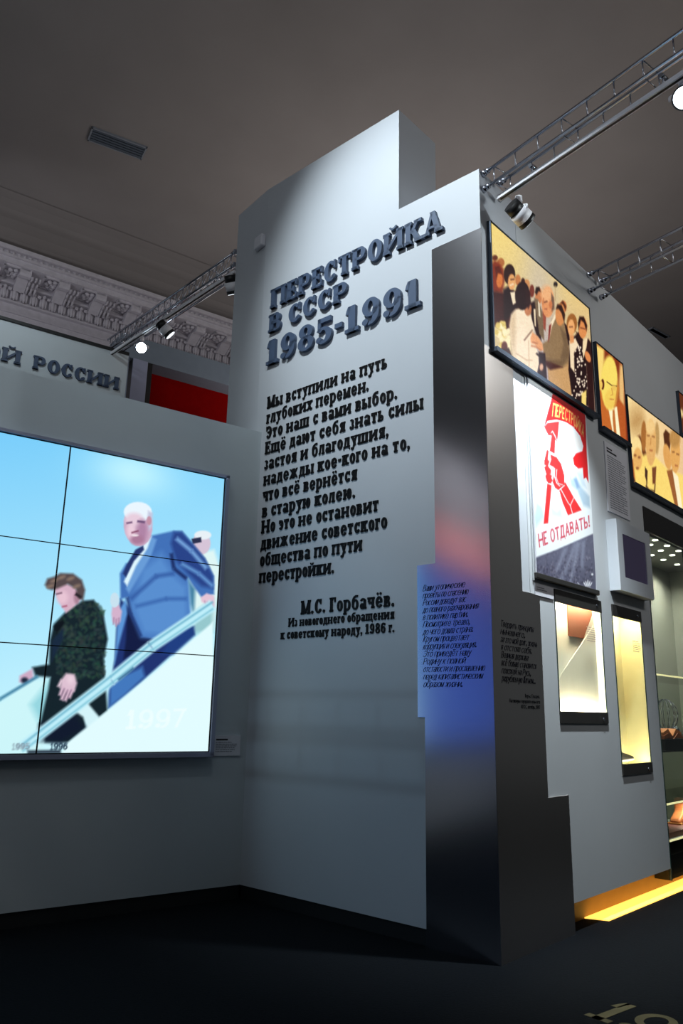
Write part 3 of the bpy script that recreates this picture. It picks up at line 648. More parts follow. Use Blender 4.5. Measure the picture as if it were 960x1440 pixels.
def paint_greeting(c):
    u0, u1, z0, z1 = c.box; a = np.clip((c.U-u0)/(u1-u0), 0, 1)[:, None]; b = np.clip((z1-c.Z)/(z1-z0), 0, 1)[:, None]
    c.c = np.array([246, 218, 128])[None]*(1-a)+np.array([228, 196, 132])[None]*a - b*np.array([30, 24, -20])[None] - np.exp(-((a-.45)/.2)**2)*np.array([24, 12, -30])[None]
    D = (38, 14, 14)
    c.ell(72, 305, 26, 34, (178, 106, 54)); c.ell(30, 270, 20, 20, (96, 40, 20)); c.ell(195, 430, 20, 40, (196, 120, 66)); c.ell(258, 465, 24, 40, (206, 140, 84)); c.ell(232, 440, 14, 24, (60, 26, 16)); c.ell(296, 510, 18, 46, (120, 50, 34))
    c.fill([(0, 320), (22, 285), (52, 300), (92, 350), (98, 440), (84, 530), (20, 520), (0, 500)], (132, 44, 18), .02); c.ell(62, 430, 24, 58, (214, 118, 54)); c.fill([(28, 330), (60, 330), (84, 390), (50, 380), (40, 430)], (90, 26, 10), .01)
    c.fill([(0, 490), (20, 510), (80, 520), (150, 560), (165, 700), (140, 800), (20, 760), (0, 740)], (58, 12, 12), .015)
    c.fill([(88, 500), (130, 470), (180, 520), (200, 640), (150, 700), (95, 720)], (34, 12, 16), .015); c.ell(134, 390, 42, 75, (44, 18, 12)); c.ell(150, 445, 27, 58, (232, 166, 102)); c.stroke([(138, 470), (164, 458)], 9, (250, 230, 200)); c.stroke([(142, 428), (170, 424)], 7, (70, 30, 18))
    c.fill([(140, 520), (172, 515), (188, 590), (160, 610), (150, 570)], (244, 226, 192), .008)
    for k in range(34):
        x, y = 35+105*rng.random(), 740+190*rng.random(); c.ell(x, y, 16, 22, (252, 238, 190) if k % 3 else (222, 196, 110), .008, n=8)
    c.ell(98, 912, 22, 38, (96, 40, 30)); c.fill([(70, 930), (130, 920), (160, 1000), (90, 960)], (60, 24, 18), .01)
    # standing men between
    c.fill([(280, 600), (318, 580), (350, 700), (365, 870), (330, 830), (296, 720)], D, .012); c.fill([(308, 640), (322, 640), (326, 770), (316, 760)], (236, 214, 178), .006)
    c.ell(345, 545, 26, 62, (206, 128, 78)); c.fill([(318, 520), (326, 482), (350, 480), (362, 520), (345, 510), (330, 540)], (34, 16, 12), .01)
    c.fill([(312, 560), (340, 570), (378, 680), (385, 870), (350, 820), (330, 690)], (122, 100, 74), .012); c.fill([(372, 640), (400, 660), (395, 800), (380, 780)], (150, 70, 50), .01); c.fill([(340, 580), (352, 600), (358, 700), (346, 690)], (236, 220, 190), .006)
    # woman in the pale coat
    c.fill([(180, 640), (250, 640), (288, 690), (312, 780), (300, 850), (335, 940), (348, 1040), (332, 1118), (240, 1066), (168, 1000), (150, 900), (134, 760), (148, 680)], (248, 228, 196), .012)
    c.fill([(148, 690), (175, 660), (180, 800), (175, 980), (150, 900), (136, 760)], (222, 194, 156), .03); c.stroke([(180, 960), (260, 1010), (300, 1010)], 5, (196, 160, 120)); c.stroke([(272, 870), (276, 1050)], 6, (214, 184, 146)); c.stroke([(240, 868), (300, 792)], 8, (120, 80, 60))
    c.ell(268, 640, 26, 50, (196, 124, 82)); c.ell(228, 545, 54, 104, (36, 13, 15)); c.fill([(250, 470), (282, 520), (290, 600), (270, 640), (250, 600)], (46, 18, 18), .012)
    # tall man in the grey suit
    c.fill([(440, 715), (480, 685), (535, 750), (562, 850), (572, 1000), (582, 1300), (420, 1180), (412, 1080), (380, 960), (372, 890), (420, 860)], (146, 116, 80), .012)
    c.fill([(500, 770), (555, 830), (565, 980), (520, 1060), (420, 1040), (400, 1000), (500, 1010), (525, 900)], (118, 92, 64), .02); c.fill([(412, 1075), (520, 1062), (578, 1020), (584, 1300), (420, 1182)], (204, 158, 104), .02); c.fill([(392, 1010), (520, 1060), (430, 1080), (398, 1050)], (74, 34, 28), .012)
    c.fill([(428, 745), (470, 665), (470, 700), (440, 770), (424, 850), (415, 840)], (250, 230, 196), .008); c.fill([(420, 760), (438, 745), (424, 850), (412, 880)], (130, 44, 34), .008)
    c.ell(412, 590, 46, 112, (228, 150, 96)); c.ell(404, 530, 42, 56, (240, 178, 124), .03); c.fill([(436, 520), (456, 560), (460, 640), (440, 660), (436, 600)], (118, 88, 68), .012); c.ell(432, 610, 12, 30, (206, 120, 74)); c.stroke([(384, 592), (408, 584)], 9, (110, 60, 40)); c.stroke([(380, 560), (376, 610)], 6, (190, 110, 66)); c.stroke([(388, 640), (406, 640)], 7, (150, 70, 50))
    c.fill([(285, 850), (300, 806), (340, 840), (372, 890), (380, 940), (350, 940), (320, 900), (288, 885)], (236, 164, 112), .01); c.stroke([(290, 905), (330, 915), (365, 938)], 12, (206, 130, 86)); c.stroke([(300, 880), (340, 890)], 5, (170, 96, 62))
    c.fill([(345, 950), (392, 960), (408, 1180), (350, 1140), (335, 1100), (348, 1040)], (42, 14, 16), .01); c.ell(365, 1060, 14, 26, (226, 176, 146), .01); c.stroke([(328, 960), (360, 990)], 12, (40, 18, 16))
    # right group
    c.ell(522, 625, 26, 46, (196, 116, 66)); c.fill([(500, 600), (520, 578), (545, 620), (540, 650), (522, 610)], (84, 40, 20), .01)
    c.fill([(530, 740), (560, 770), (575, 900), (560, 900)], D, .01); c.ell(500, 680, 34, 82, (216, 140, 80)); c.fill([(470, 640), (480, 606), (510, 610), (536, 680), (530, 740), (510, 670), (490, 640)], (46, 22, 14), .012)
    c.fill([(570, 870), (640, 800), (680, 900), (690, 1050), (705, 1345), (590, 1300), (560, 1080)], (32, 11, 13), .012)
    for k in range(130):
        x, y = 580+120*rng.random(), 890+440*rng.random()
        c.ell(x, y, 5, 8, (246, 226, 200), .006, n=8) if abs(x-640) < 30 or k % 3 == 0 else None
    c.fill([(566, 870), (610, 850), (632, 900), (600, 960), (604, 1100), (575, 1060)], (246, 222, 184), .01)
    c.ell(585, 745, 38, 72, (160, 98, 44)); c.ell(580, 775, 25, 60, (240, 172, 108)); c.stroke([(566, 770), (592, 768)], 7, (110, 60, 36)); c.fill([(570, 830), (598, 830), (600, 880), (572, 890)], (226, 150, 92), .01)
    c.fill([(612, 800), (650, 840), (664, 880), (700, 850), (728, 890), (752, 1400), (705, 1375), (690, 1050), (655, 900)], (44, 15, 13), .012); c.fill([(664, 870), (700, 840), (690, 920), (668, 1000), (662, 940)], (246, 218, 172), .008)
    c.ell(664, 775, 32, 78, (224, 142, 80)); c.fill([(628, 740), (640, 694), (672, 696), (696, 760), (690, 800), (672, 740), (650, 720), (634, 790)], (42, 18, 12), .012); c.stroke([(646, 775), (680, 785)], 8, (120, 60, 36)); c.ell(700, 985, 18, 42, (226, 140, 80), rot=-20)
    c.fill([(655, 1250), (690, 1225), (688, 1360), (655, 1340)], (246, 216, 120), .01); c.ell(467, 462, 15, 20, (44, 36, 34)); c.stroke([(464, 470), (466, 580)], 5, (190, 160, 110)); c.noise(4, 90)
lightbox('largest backlit photo of people greeting in a crowd, above the red flag poster', [(692, 318), (830, 434), (834, 576), (693, 494)], paint_greeting, 250, 5.14, 690, 310)
def paint_portrait(c):
    c.c[:] = (132, 48, 18)
    c.fill([(-30, -120), (60, -60), (60, 60), (40, 330), (-30, 330)], (250, 216, 120), .03); c.fill([(205, 80), (240, 90), (250, 800), (200, 420), (195, 240)], (236, 190, 120), .03)
    c.fill([(-30, 330), (30, 320), (100, 430), (150, 770), (-30, 660)], (198, 104, 40), .02); c.fill([(150, 460), (200, 400), (250, 470), (268, 820), (180, 780)], (186, 88, 34), .02)
    c.fill([(96, 470), (178, 470), (215, 790), (200, 780), (140, 720)], (255, 244, 200), .01); c.fill([(138, 498), (155, 500), (178, 760), (150, 720), (138, 580)], (196, 112, 52), .01)
    c.ell(108, 250, 78, 250, (250, 222, 104), .02); c.ell(120, 400, 55, 95, (244, 206, 92), .02); c.fill([(180, 240), (200, 300), (186, 400), (150, 490), (168, 380)], (206, 130, 54), .02)
    c.stroke([(84, 240), (130, 275), (178, 282)], 9, (96, 60, 30)); c.ell(150, 300, 24, 26, (238, 196, 92), .012); c.stroke([(110, 400), (150, 404)], 8, (198, 120, 60)); c.ell(46, 265, 16, 50, (90, 36, 14)); c.ell(20, 270, 26, 45, (240, 196, 92)); c.stroke([(128, 300), (140, 360), (120, 366)], 7, (206, 150, 66))
    c.noise(3, 50)
lightbox('narrow backlit portrait of a bald man in glasses, between two wider photos', [(841, 489), (877, 511), (880, 619), (843, 602)], paint_portrait, 110, 6.54, 840, 500)
def paint_press(c):
    u0, u1, z0, z1 = c.box; a = np.clip((c.U-u0)/(u1-u0), 0, 1)[:, None]
    c.c = np.array([252, 224, 160])[None]*(1-a)+np.array([236, 196, 146])[None]*a
    c.ell(360, 600, 70, 120, (196, 152, 92), .12); c.fill([(300, 930), (420, 900), (540, 940), (640, 1040), (785, 1100), (1100, 1300), (1100, 1700), (780, 1440), (300, 1190)], (252, 218, 116), .02)
    c.fill([(345, 760), (390, 730), (450, 900), (420, 920)], (110, 60, 26), .02); c.ell(425, 740, 26, 140, (168, 106, 48), .012); c.ell(355, 870, 52, 130, (252, 222, 150)); c.ell(368, 950, 42, 105, (234, 178, 100)); c.fill([(300, 940), (325, 960), (345, 1140), (305, 1150)], (168, 84, 36), .02)
    for x, y in ((345, 918), (382, 936), (366, 1036)): c.ell(x, y, 12, 9, (120, 60, 30))
    c.ell(545, 760, 22, 150, (190, 150, 90), .02); c.ell(490, 800, 48, 215, (230, 176, 104)); c.ell(485, 660, 40, 70, (244, 204, 136), .03); c.stroke([(455, 735), (478, 738)], 9, (130, 74, 36)); c.stroke([(500, 742), (524, 750)], 9, (130, 74, 36)); c.stroke([(478, 870), (505, 874)], 9, (160, 80, 44)); c.stroke([(490, 760), (486, 820)], 7, (196, 136, 72))
    c.fill([(435, 1020), (460, 1060), (455, 1180), (435, 1110)], (66, 36, 22), .008); c.fill([(500, 1030), (540, 1020), (532, 1180), (505, 1180)], (120, 66, 34), .01); c.stroke([(445, 1200), (470, 1235), (525, 1250)], 14, (56, 30, 20)); c.stroke([(452, 1130), (450, 1220)], 8, (70, 40, 24)); c.stroke([(528, 1180), (522, 1270)], 9, (80, 44, 24))
    c.fill([(604, 720), (625, 680), (665, 720), (670, 800), (660, 900), (615, 830)], (84, 42, 18), .012); c.ell(640, 930, 34, 120, (226, 164, 88), rot=-8); c.ell(715, 900, 44, 185, (230, 170, 92)); c.ell(710, 760, 50, 90, (190, 140, 76), .03); c.stroke([(684, 886), (706, 888)], 9, (110, 60, 30)); c.stroke([(724, 904), (748, 912)], 9, (110, 60, 30)); c.stroke([(712, 1010), (736, 1016)], 9, (160, 80, 44))
    c.fill([(635, 1058), (688, 1046), (760, 1440), (720, 1420)], (156, 92, 44), .012); c.fill([(688, 1060), (740, 1110), (790, 1480), (750, 1440)], (255, 240, 200), .012); c.ell(300, 1150, 22, 30, (250, 230, 190)); c.stroke([(330, 1130), (345, 1170)], 14, (66, 34, 20))
    c.ell(860, 800, 60, 200, (200, 140, 70), .02); c.fill([(800, 1100), (900, 1000), (1000, 1200), (1000, 1600), (800, 1500)], (120, 66, 30), .03); c.noise(3, 80)
lightbox('wide backlit photo of reporters holding microphones, above the black cabinet header', [(884, 553), (966, 626), (966, 723), (887, 676)], paint_press, 150, 6.54, 840, 500)
def paint_edge(c):
    c.c[:] = (250, 214, 120); u0, u1, z0, z1 = c.box
    c.fill([(u0-.1, z0-.1), (u0+.14, z0-.1), (u0+.1, z0+.2), (u0+.16, z0+.34), (u0+.3, z1+.1), (u0-.1, z1+.1)], (96, 46, 22), .03, raw=True)
    c.fill([(u0+.02, z0+.2), (u0+.1, z0+.24), (u0+.08, z0+.32), (u0+.02, z0+.3)], (250, 226, 160), .02, raw=True)
lightbox('topmost far backlit photo cut off by the right picture edge', [(955, 551), (1010, 602), (1010, 652), (957, 604)], paint_edge, 60, 6.54, 840, 500)

# ------------------------------------------------------------------ poster
PZ = (0.655, 1.71, 2.56, 4.165)
po = thing('poster', 'tall white poster with a red fist and flag, lit by the spotlight', 'poster', PC.pt(1.18, 2.5, 0))
c = Canvas(PC, PZ[0], PZ[1], PZ[2], PZ[3], 230, .016, tracer(PC, 4.8, 720, 540, .016))
c.c[:] = (236, 240, 242); RED = (224, 30, 34); R2 = (222, 46, 48)
c.fill([(165, 800), (200, 830), (215, 900), (160, 965), (150, 900)], (176, 200, 214), .02, .8); c.fill([(255, 820), (300, 860), (330, 830), (335, 900), (270, 890)], (190, 214, 226), .02, .7)
c.fill([(370, 560), (400, 640), (430, 620), (470, 700), (520, 760), (525, 835), (480, 820), (440, 720), (400, 690)], (168, 192, 210), .02, .9); c.fill([(430, 590), (470, 600), (500, 700), (470, 690)], (196, 212, 226), .02, .8); c.stroke([(425, 640), (445, 700)], 18, (120, 150, 190), .015, .8); c.fill([(410, 330), (440, 340), (470, 440), (420, 430)], (232, 226, 222), .02, .8); c.stroke([(415, 400), (425, 470)], 10, (240, 180, 180), .02, .6)
c.fill([(275, 62), (400, 130), (492, 205), (500, 420), (514, 665), (498, 630), (482, 640), (476, 565), (445, 570), (418, 545), (410, 500), (432, 468), (472, 455), (480, 420), (458, 350), (415, 292), (360, 258), (300, 243), (240, 252), (214, 284)], RED, .007)
c.fill([(214, 287), (238, 262), (318, 250), (303, 392), (272, 350), (243, 346)], R2, .007); c.stroke([(238, 256), (300, 246), (360, 262), (416, 296)], 7, (240, 236, 236), .006)
c.fill([(268, 330), (292, 345), (286, 472), (252, 452)], R2, .006); c.stroke([(262, 330), (272, 318), (288, 350), (300, 380)], 4, (240, 236, 236), .006)
for q in ([(234, 442), (246, 452), (240, 508), (218, 545), (220, 500)], [(216, 515), (232, 500), (252, 522), (240, 556), (216, 545)], [(216, 562), (236, 545), (262, 580), (262, 606), (232, 612), (224, 590)], [(222, 620), (240, 598), (268, 618), (264, 640), (232, 656)], [(232, 648), (262, 628), (272, 650), (262, 672), (240, 668)]): c.fill(q, R2, .006)
c.fill([(256, 474), (300, 494), (330, 540), (352, 620), (352, 690), (318, 722), (288, 700), (272, 660), (284, 600), (276, 560), (248, 552), (262, 510)], R2, .007)
c.stroke([(250, 548), (278, 566), (286, 570), (284, 620), (300, 668), (322, 690)], 5, (240, 232, 232), .006); c.stroke([(300, 576), (296, 630), (312, 672), (340, 680)], 4, (240, 232, 232), .006)
c.fill([(318, 722), (358, 662), (412, 760), (468, 852), (376, 886), (340, 800)], R2, .007); c.stroke([(326, 706), (376, 800), (392, 820), (414, 770)], 5, (240, 232, 232), .006); c.stroke([(392, 820), (408, 880)], 5, (240, 232, 232), .006); c.stroke([(310, 722), (352, 684)], 6, (240, 236, 236), .006)
c.fill([(236, 672), (266, 684), (242, 940), (212, 944)], R2, .007)
gl, wd = SANS.line('ПЕРЕСТРОЙКА', .06)
for ch, ps in gl:
    for p in ps:
        pp = []
        for x, y in p:
            a = x/wd; lo = np.array([268, 218])*(1-a)**2+np.array([400, 232])*2*a*(1-a)+np.array([482, 362])*a*a; hi = np.array([276, 128])*(1-a)**2+np.array([400, 160])*2*a*(1-a)+np.array([486, 284])*a*a
            pp.append(tuple(lo+(hi-lo)*y))
        c.fill(pp, (246, 200, 106), .004)
c.text(SANS, 'НЕ ОТДАВАТЬ!', [(182, 1104), (528, 962), (522, 884), (172, 1012)], (206, 66, 84))
c.fill([(140, 1178), (300, 1118), (560, 1004), (566, 1460), (140, 1300)], (98, 98, 118), .008)
P = c.conv([(160, 1175), (545, 1010), (550, 1400), (160, 1300)])
for k in range(500):
    x = 165+380*rng.random(); y = 1178-(x-165)*.44+rng.random()**.7*(150+(x-165)*.6)
    f = 1 if y > 1178-(x-165)*.2+60 else .35
    c.ell(x, y, 3+3*rng.random(), 4+4*rng.random(), [(58, 52, 74), (74, 72, 96), (150, 146, 160), (46, 40, 56)][k % 4], .008, n=7, mixin=.5*f+.1)
for a, b in (((430, 1075), (330, 1330)), ((450, 1070), (390, 1350)), ((360, 1110), (300, 1260)), ((480, 1060), (470, 1240))): c.stroke([a, b], 20, (166, 172, 192), .03, .55)
for k in range(5): c.ell(490+k*10, 1345+abs(k-2)*4, 4, 24-abs(k-2)*3, (240, 240, 244), .006, rot=(k-2)*14)
c.ell(510, 1382, 24, 8, (240, 240, 244), .006); c.ell(540, 1285, 7, 8, (240, 240, 244), .006); c.stroke([(440, 1340), (452, 1352)], 5, (220, 220, 226), .006)
c.build('printed_sheet', painted('poster_print', rough=.45), po)
m = MB(); m.box(PC, PZ[0]-.01, PZ[1]+.01, PZ[2]-.01, PZ[3]+.01, .004, .014); m.build('backing_board', PAPER, po)
m = MB(); m.box(PC, PZ[0]-.03, PZ[1]+.02, 2.515, 2.56, 0.0, .035); m.build('bottom_rail', BRONZE, po, label='dark bottom rail', bevel=.006)
m = MB(); m.box(PC, .61, .622, 2.5, 4.17, 0, .01); m.build('hanging_strip', WALLW, po)
m = MB(); m.box(PC, .632, .93, 2.39, 2.478, 0, .008)
cc = m.build('caption_card', PAPER, label='small white caption card under the left end of the red flag poster', category='caption card')
print_lines(PC, .66, .82, 2.462, 2.43, 2, .008, cc, INKP)
m = MB(); m.prism(PC, [(2.09, 3.345), (2.60, 3.35), (2.62, 4.04), (2.10, 4.03)], 0, .012)
pq = m.build('text_plaque', PAPER, label='white text plaque full of small print above the wall monitor', category='text plaque', bevel=.003)
m = MB(); m.box(PC, 2.14, 2.26, 3.965, 3.98, .012, .0128); m.box(PC, 2.14, 2.36, 3.935, 3.952, .012, .0128); m.build('printed_heading', INK, pq)
print_lines(PC, 2.14, 2.56, 3.91, 3.38, 24, .012, pq, INKP)

# ------------------------------------------------------------------ monitor box
mo = thing('wall_monitor', 'white box holding a small dark screen, fixed above the narrow showcase', 'monitor', PC.pt(2.42, 2.6, 0.05))
m = MB(); u0, u1, z0, z1, d = 2.03, 2.815, 2.60, 3.25, .10; a0, a1, b0, b1 = 2.15, 2.69, 2.728, 3.13
m.box(PC, u0, u1, z0, z1, 0, d-.02); m.box(PC, u0, a0, z0, z1, d-.02, d); m.box(PC, a1, u1, z0, z1, d-.02, d); m.box(PC, a0, a1, z0, b0, d-.02, d); m.box(PC, a0, a1, b1, z1, d-.02, d)
m.build('housing', WHITE, mo)
m = MB(); m.box(PC, a0, a1, b0, b1, d-.02, d-.008); m.build('screen', mat('dim_screen', (18, 16, 26), .25, emit=(48, 42, 62), strength=.6, var=0), mo, label='dark violet screen')

# ------------------------------------------------------------------ two wall showcases
def showcase(label, N, lining, deep, power):
    u0, u1, z0, z1 = N; t = thing('wall_showcase', label, 'showcase', PC.pt((u0+u1)/2, z0, -.1), 'showcases set into the right wall')
    m = MB(); m.box(PC, u0, u0+.01, z0, z1, -deep, 0); m.box(PC, u1-.01, u1, z0, z1, -deep, 0); m.box(PC, u0, u1, z0, z0+.06, -deep, -.006); m.box(PC, u0, u1, z1-.012, z1, -deep, -.006); m.box(PC, u0, u1, z0, z1, -deep-.01, -deep)
    m.build('lined_box', lining, t, label='pale lined interior')
    m = MB(); m.box(PC, u0, u1, z1-.102, z1, -.005, .012); m.build('top_bar', BRONZE, t, label='dark lock bar on top')
    m = MB(); m.box(PC, u0, u1, z0, z0+.09, -.005, .012); m.build('bottom_bar', BRONZE, t, label='dark lock bar at the bottom')
    for z in (z0+.035, z1-.05):
        m = MB(); m.cone(PC.pt(u1-.10, z, .012), PC.pt(u1-.10, z, .02), .014, .012, 12); m.build('lock', CHROME, t)
    m = MB(); m.box(PC, u0+.008, u1-.008, z0+.09, z1-.102, -.004, .002); m.build('glass', GLASS, t)
    m = MB(); m.box(PC, u0, u0+.008, z0+.09, z1-.102, -.005, .006); m.build('glass_edge', GLASSEDGE, t); m = MB(); m.box(PC, u1-.008, u1, z0+.09, z1-.102, -.005, .006); m.build('glass_edge', GLASSEDGE, t)
    m = MB(); m.box(PC, u0+.05, u1-.05, z1-.03, z1-.015, -.05, -.02); m.build('lamp_strip', mat('warm_strip', (255, 240, 210), .4, emit=(255, 236, 200), strength=power, var=0), t)
    m = MB(); m.box(PC, u0+.05, u1-.05, z0+.07, z0+.08, -.05, -.02); m.build('lamp_strip', mat('warm_strip', (255, 240, 210), .4, emit=(255, 236, 200), strength=power*.35, var=0), t)
    return t
t1 = showcase('wide wall showcase under the red flag poster', N1, CREAM, .08, 290)
print_lines(PC, 1.5, 1.72, 2.24, 2.11, 7, .002, t1, INKP, .3)
m = MB(); hb = lambda x, y, o: hit(PC, x, y, o)
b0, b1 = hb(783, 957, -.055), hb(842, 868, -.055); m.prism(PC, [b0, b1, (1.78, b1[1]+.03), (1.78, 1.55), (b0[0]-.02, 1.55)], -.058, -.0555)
m.build('reflection_board', CREAM, label='cream shape with a diagonal top edge standing in for a reflection in the wide wall showcase glass', category='reflection stand-in')  # thin board shaped to imitate a diagonal reflection in the glass
m = MB(); p0, p1 = hb(800, 894, -.07), hb(843, 858, -.07); m.box(PC, p0[0], min(p1[0], 1.785), p0[1], 2.46, -.079, -.070)
pic = m.build('brown_banner', mat('brown_cloth', (104, 48, 20), .8), label='brown cloth piece hanging at the top of the wide wall showcase', category='banner')
t2 = showcase('narrow tall wall showcase under the wall monitor', N2, WARMIN, .20, 165)
print_lines(PC, 2.45, 2.64, 2.20, 2.09, 6, .002, t2, INKP, .3)
m = MB(); m.prism(PC, [(2.05, 1.42), (2.12, 1.36), (2.20, 1.22), (2.44, 1.18), (2.47, 1.14), (2.05, 1.127)], -.14, -.05)
m.build('dark_exhibit', BLACK, label='low black exhibit lying at the bottom of the narrow showcase', category='exhibit', bevel=.02)

# ------------------------------------------------------------------ tall glass cabinet
cb = thing('glass_cabinet', 'tall lit glass cabinet with a black header at the right edge', 'display cabinet', PC.pt(4.1, .1, -.25))
u0, u1, z0, z1 = CB; DEEP = .62
LIN = mat('cabinet_lining', (158, 160, 146), .25, coat=.8, var=.02); 
m = MB(); m.box(PC, u0, u1, z0, z1, -DEEP-.02, -DEEP); m.build('back_panel', LIN, cb)
m = MB(); m.box(PC, u0, u0+.012, z0, z1, -DEEP, -.225); m.build('side_panel', LIN, cb); m = MB(); m.box(PC, u1-.012, u1, z0, z1, -DEEP, -.225); m.build('side_panel', LIN, cb)
m = MB(); m.box(PC, u0, u1, 3.31, 3.335, -DEEP, -.03); m.build('lamp_ceiling', mat('cabinet_top', (92, 94, 88), .5), cb)
m = MB(); m.box(PC, u0, u1, 3.325, 3.575, 0, .012); m.build('header', mat('black_header', (38, 34, 32), .4), cb, label='black header panel')
m = MB(); m.box(PC, u0, u1, .10, .30, -DEEP, -.02); m.build('base', BLACK, cb, label='black base box')
for uu, oo in ((3.383, -.05), (3.726, -.05), (3.942, -.196), (4.137, -.371), (4.269, -.188), (4.482, -.365), (4.071, -.05), (4.866, -.34), (3.581, -.177), (3.25, -.30), (3.7, -.42), (4.6, -.10)):
    m = MB(); p = PC.pt(uu, 3.308, oo); m.cone(p, p-np.array([0, 0, .006]), .03, .03, 14)
    m.build('lamp_disc', mat('led_disc', (255, 255, 255), .4, emit=(255, 252, 235), strength=5, var=0) if 'LED' not in globals() else LED, cb); LED = bpy.data.materials['led_disc']
for a, b in ((2.972, 4.06), (4.07, 5.39)):
    m = MB(); m.box(PC, a, b, .14, 3.325, -.012, -.004); m.build('glass_door', GLASS, cb)
m = MB(); m.box(PC, u0, u0+.014, .10, 3.325, -.014, 0.004); m.build('glass_edge', GLASSEDGE, cb); m = MB(); m.box(PC, 4.06, 4.07, .14, 3.325, -.013, -.002); m.build('glass_edge', GLASSEDGE, cb)
SH = [(hit(PC, 935, y, -.02)[1]) for y in (949, 1056, 1131, 1184)]
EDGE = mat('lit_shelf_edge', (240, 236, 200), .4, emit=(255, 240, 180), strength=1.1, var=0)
for i, z in enumerate(SH):
    m = MB(); m.box(PC, u0+.02, u1-.02, z-.012, z, -DEEP+.02, -.03); m.build('shelf', GLASS if i in (0, 1, 2) else mat('shelf_board', (206, 200, 190), .5), cb)
    m = MB(); m.box(PC, u0+.02, u1-.02, z-.014, z+.002, -.03, -.022); m.build('shelf_edge', EDGE if i in (0, 2, 3) else BLACK, cb)
for uu, oo in ((3.5, -.2), (4.14, -.3), (4.85, -.3)):
    lamp_spot('cabinet_lamp', PC.pt(uu, 3.30, oo), PC.pt(uu, 0, oo-.1), 75, 150, .8, (1, .97, .90), .03)
lamp_spot('cabinet_lamp', PC.pt(3.9, SH[2]-.04, -.12), PC.pt(3.9, 0, -.28), 10, 150, .8, (1, .95, .82), .02)
lamp_spot('cabinet_lamp', PC.pt(3.6, SH[1]-.04, -.12), PC.pt(3.7, 0, -.3), 8, 150, .8, (1, .97, .88), .02)
# exhibits in the cabinet
zs = SH[1]; ba = hit(PC, 930, 1050, -.12)[0]; bb = hit(PC, 957, 1050, -.12)[0]; bc = (ba+bb)/2; bw = (bb-ba)/2
m = MB(); m.box(PC, ba, bb, zs, zs+.10, -.34, -.08)
m.build('exhibit_plinth', BLACK, label='low black plinth under the open brown book in the glass cabinet', category='plinth')
bk = thing('open_book', 'open brown book lying on the black plinth in the glass cabinet', 'book', PC.pt(bc, zs+.10, -.2))
m = MB(); LEATH = mat('brown_leather', (164, 92, 46), .5)
for s in (-1, 1): m.prism(PC, [(bc, zs+.102), (bc+s*.5*bw, zs+.16), (bc+s*.98*bw, zs+.13), (bc+s*bw, zs+.102), (bc+s*.5*bw, zs+.115)], -.33, -.09)
m.build('cover', LEATH, bk)
m = MB()
for s in (-1, 1): m.prism(PC, [(bc, zs+.128), (bc+s*.42*bw, zs+.20), (bc+s*.94*bw, zs+.165), (bc+s*.94*bw, zs+.14), (bc+s*.45*bw, zs+.165)], -.32, -.10)
m.build('pages', mat('aged_pages', (226, 142, 84), .7), bk)
su = hit(PC, 936, 1010, -.45)[0]; sb = hit(PC, 949, 1027, -.40)
ob = thing('wire_sculpture', 'silver wire figure with a polished ball behind the open book in the glass cabinet', 'sculpture', PC.pt(su, zs, -.45))
m = MB(); c0 = PC.pt(su, zs+.34, -.45)
for k in range(6):
    a = k*math.pi/6; pts = [c0+PC.d*.13*math.cos(t)*math.cos(a)-PC.n*.13*math.cos(t)*math.sin(a)+np.array([0, 0, .17*math.sin(t)]) for t in np.linspace(0, 2*math.pi, 15)]; m.tube(pts, .005, 5)
m.tube([c0-np.array([0, 0, .16]), PC.pt(su, zs+.12, -.45)], .012, 6); m.cone(PC.pt(su, zs, -.45), PC.pt(su, zs+.12, -.45), .07, .015, 12); m.build('wire_body', CHROME, ob)
m = MB(); m.ball(PC.pt(sb[0], sb[1], -.40), .05, .05, .05, 14, 10); m.cone(PC.pt(sb[0], zs, -.40), PC.pt(sb[0], sb[1]-.03, -.40), .03, .012, 10); m.tube([PC.pt(su, zs+.02, -.45), PC.pt(sb[0], zs+.02, -.40)], .01, 6); m.build('ball', CHROME, ob, label='polished ball on a stem')
zs = SH[3]
bt = thing('leather_boot', 'brown leather boot standing on the lower shelf of the glass cabinet', 'boot', PC.pt(3.75, zs+.0, -.25))
zb2 = zs+.052
tx = hit(PC, 947, 1160, -.25)[0]
m = MB(); m.prism(PC, [(tx+.01, zb2+.012), (tx+.03, zb2+.05), (tx+.10, zb2+.08), (tx+.17, zb2+.12), (tx+.18, zb2+.24), (tx+.29, zb2+.24), (tx+.30, zb2+.1), (tx+.31, zb2+.012)], -.30, -.19); m.build('upper', LEATH, bt, bevel=.02)
m = MB(); m.prism(PC, [(tx, zb2), (tx, zb2+.014), (tx+.32, zb2+.014), (tx+.32, zb2), (tx+.23, zb2), (tx+.15, zb2+.006)], -.31, -.18); m.build('sole', mat('tan_sole', (176, 118, 60), .6), bt)
m = MB(); m.box(PC, 3.10, 4.0, zs, zs+.05, -.40, -.06)
m.build('flat_book', mat('maroon_book', (104, 52, 44), .55), bevel=.006, label='flat maroon book under the boot in the glass cabinet', category='book')
m = MB(); m.box(PC, 3.0, 3.2, SH[0]+.02, SH[0]+.40, -DEEP+.002, -DEEP+.012)
wp = m.build('paper_sheet', PAPER, label='narrow white sheet at the back left of the glass cabinet above the glass shelf', category='paper sheet')

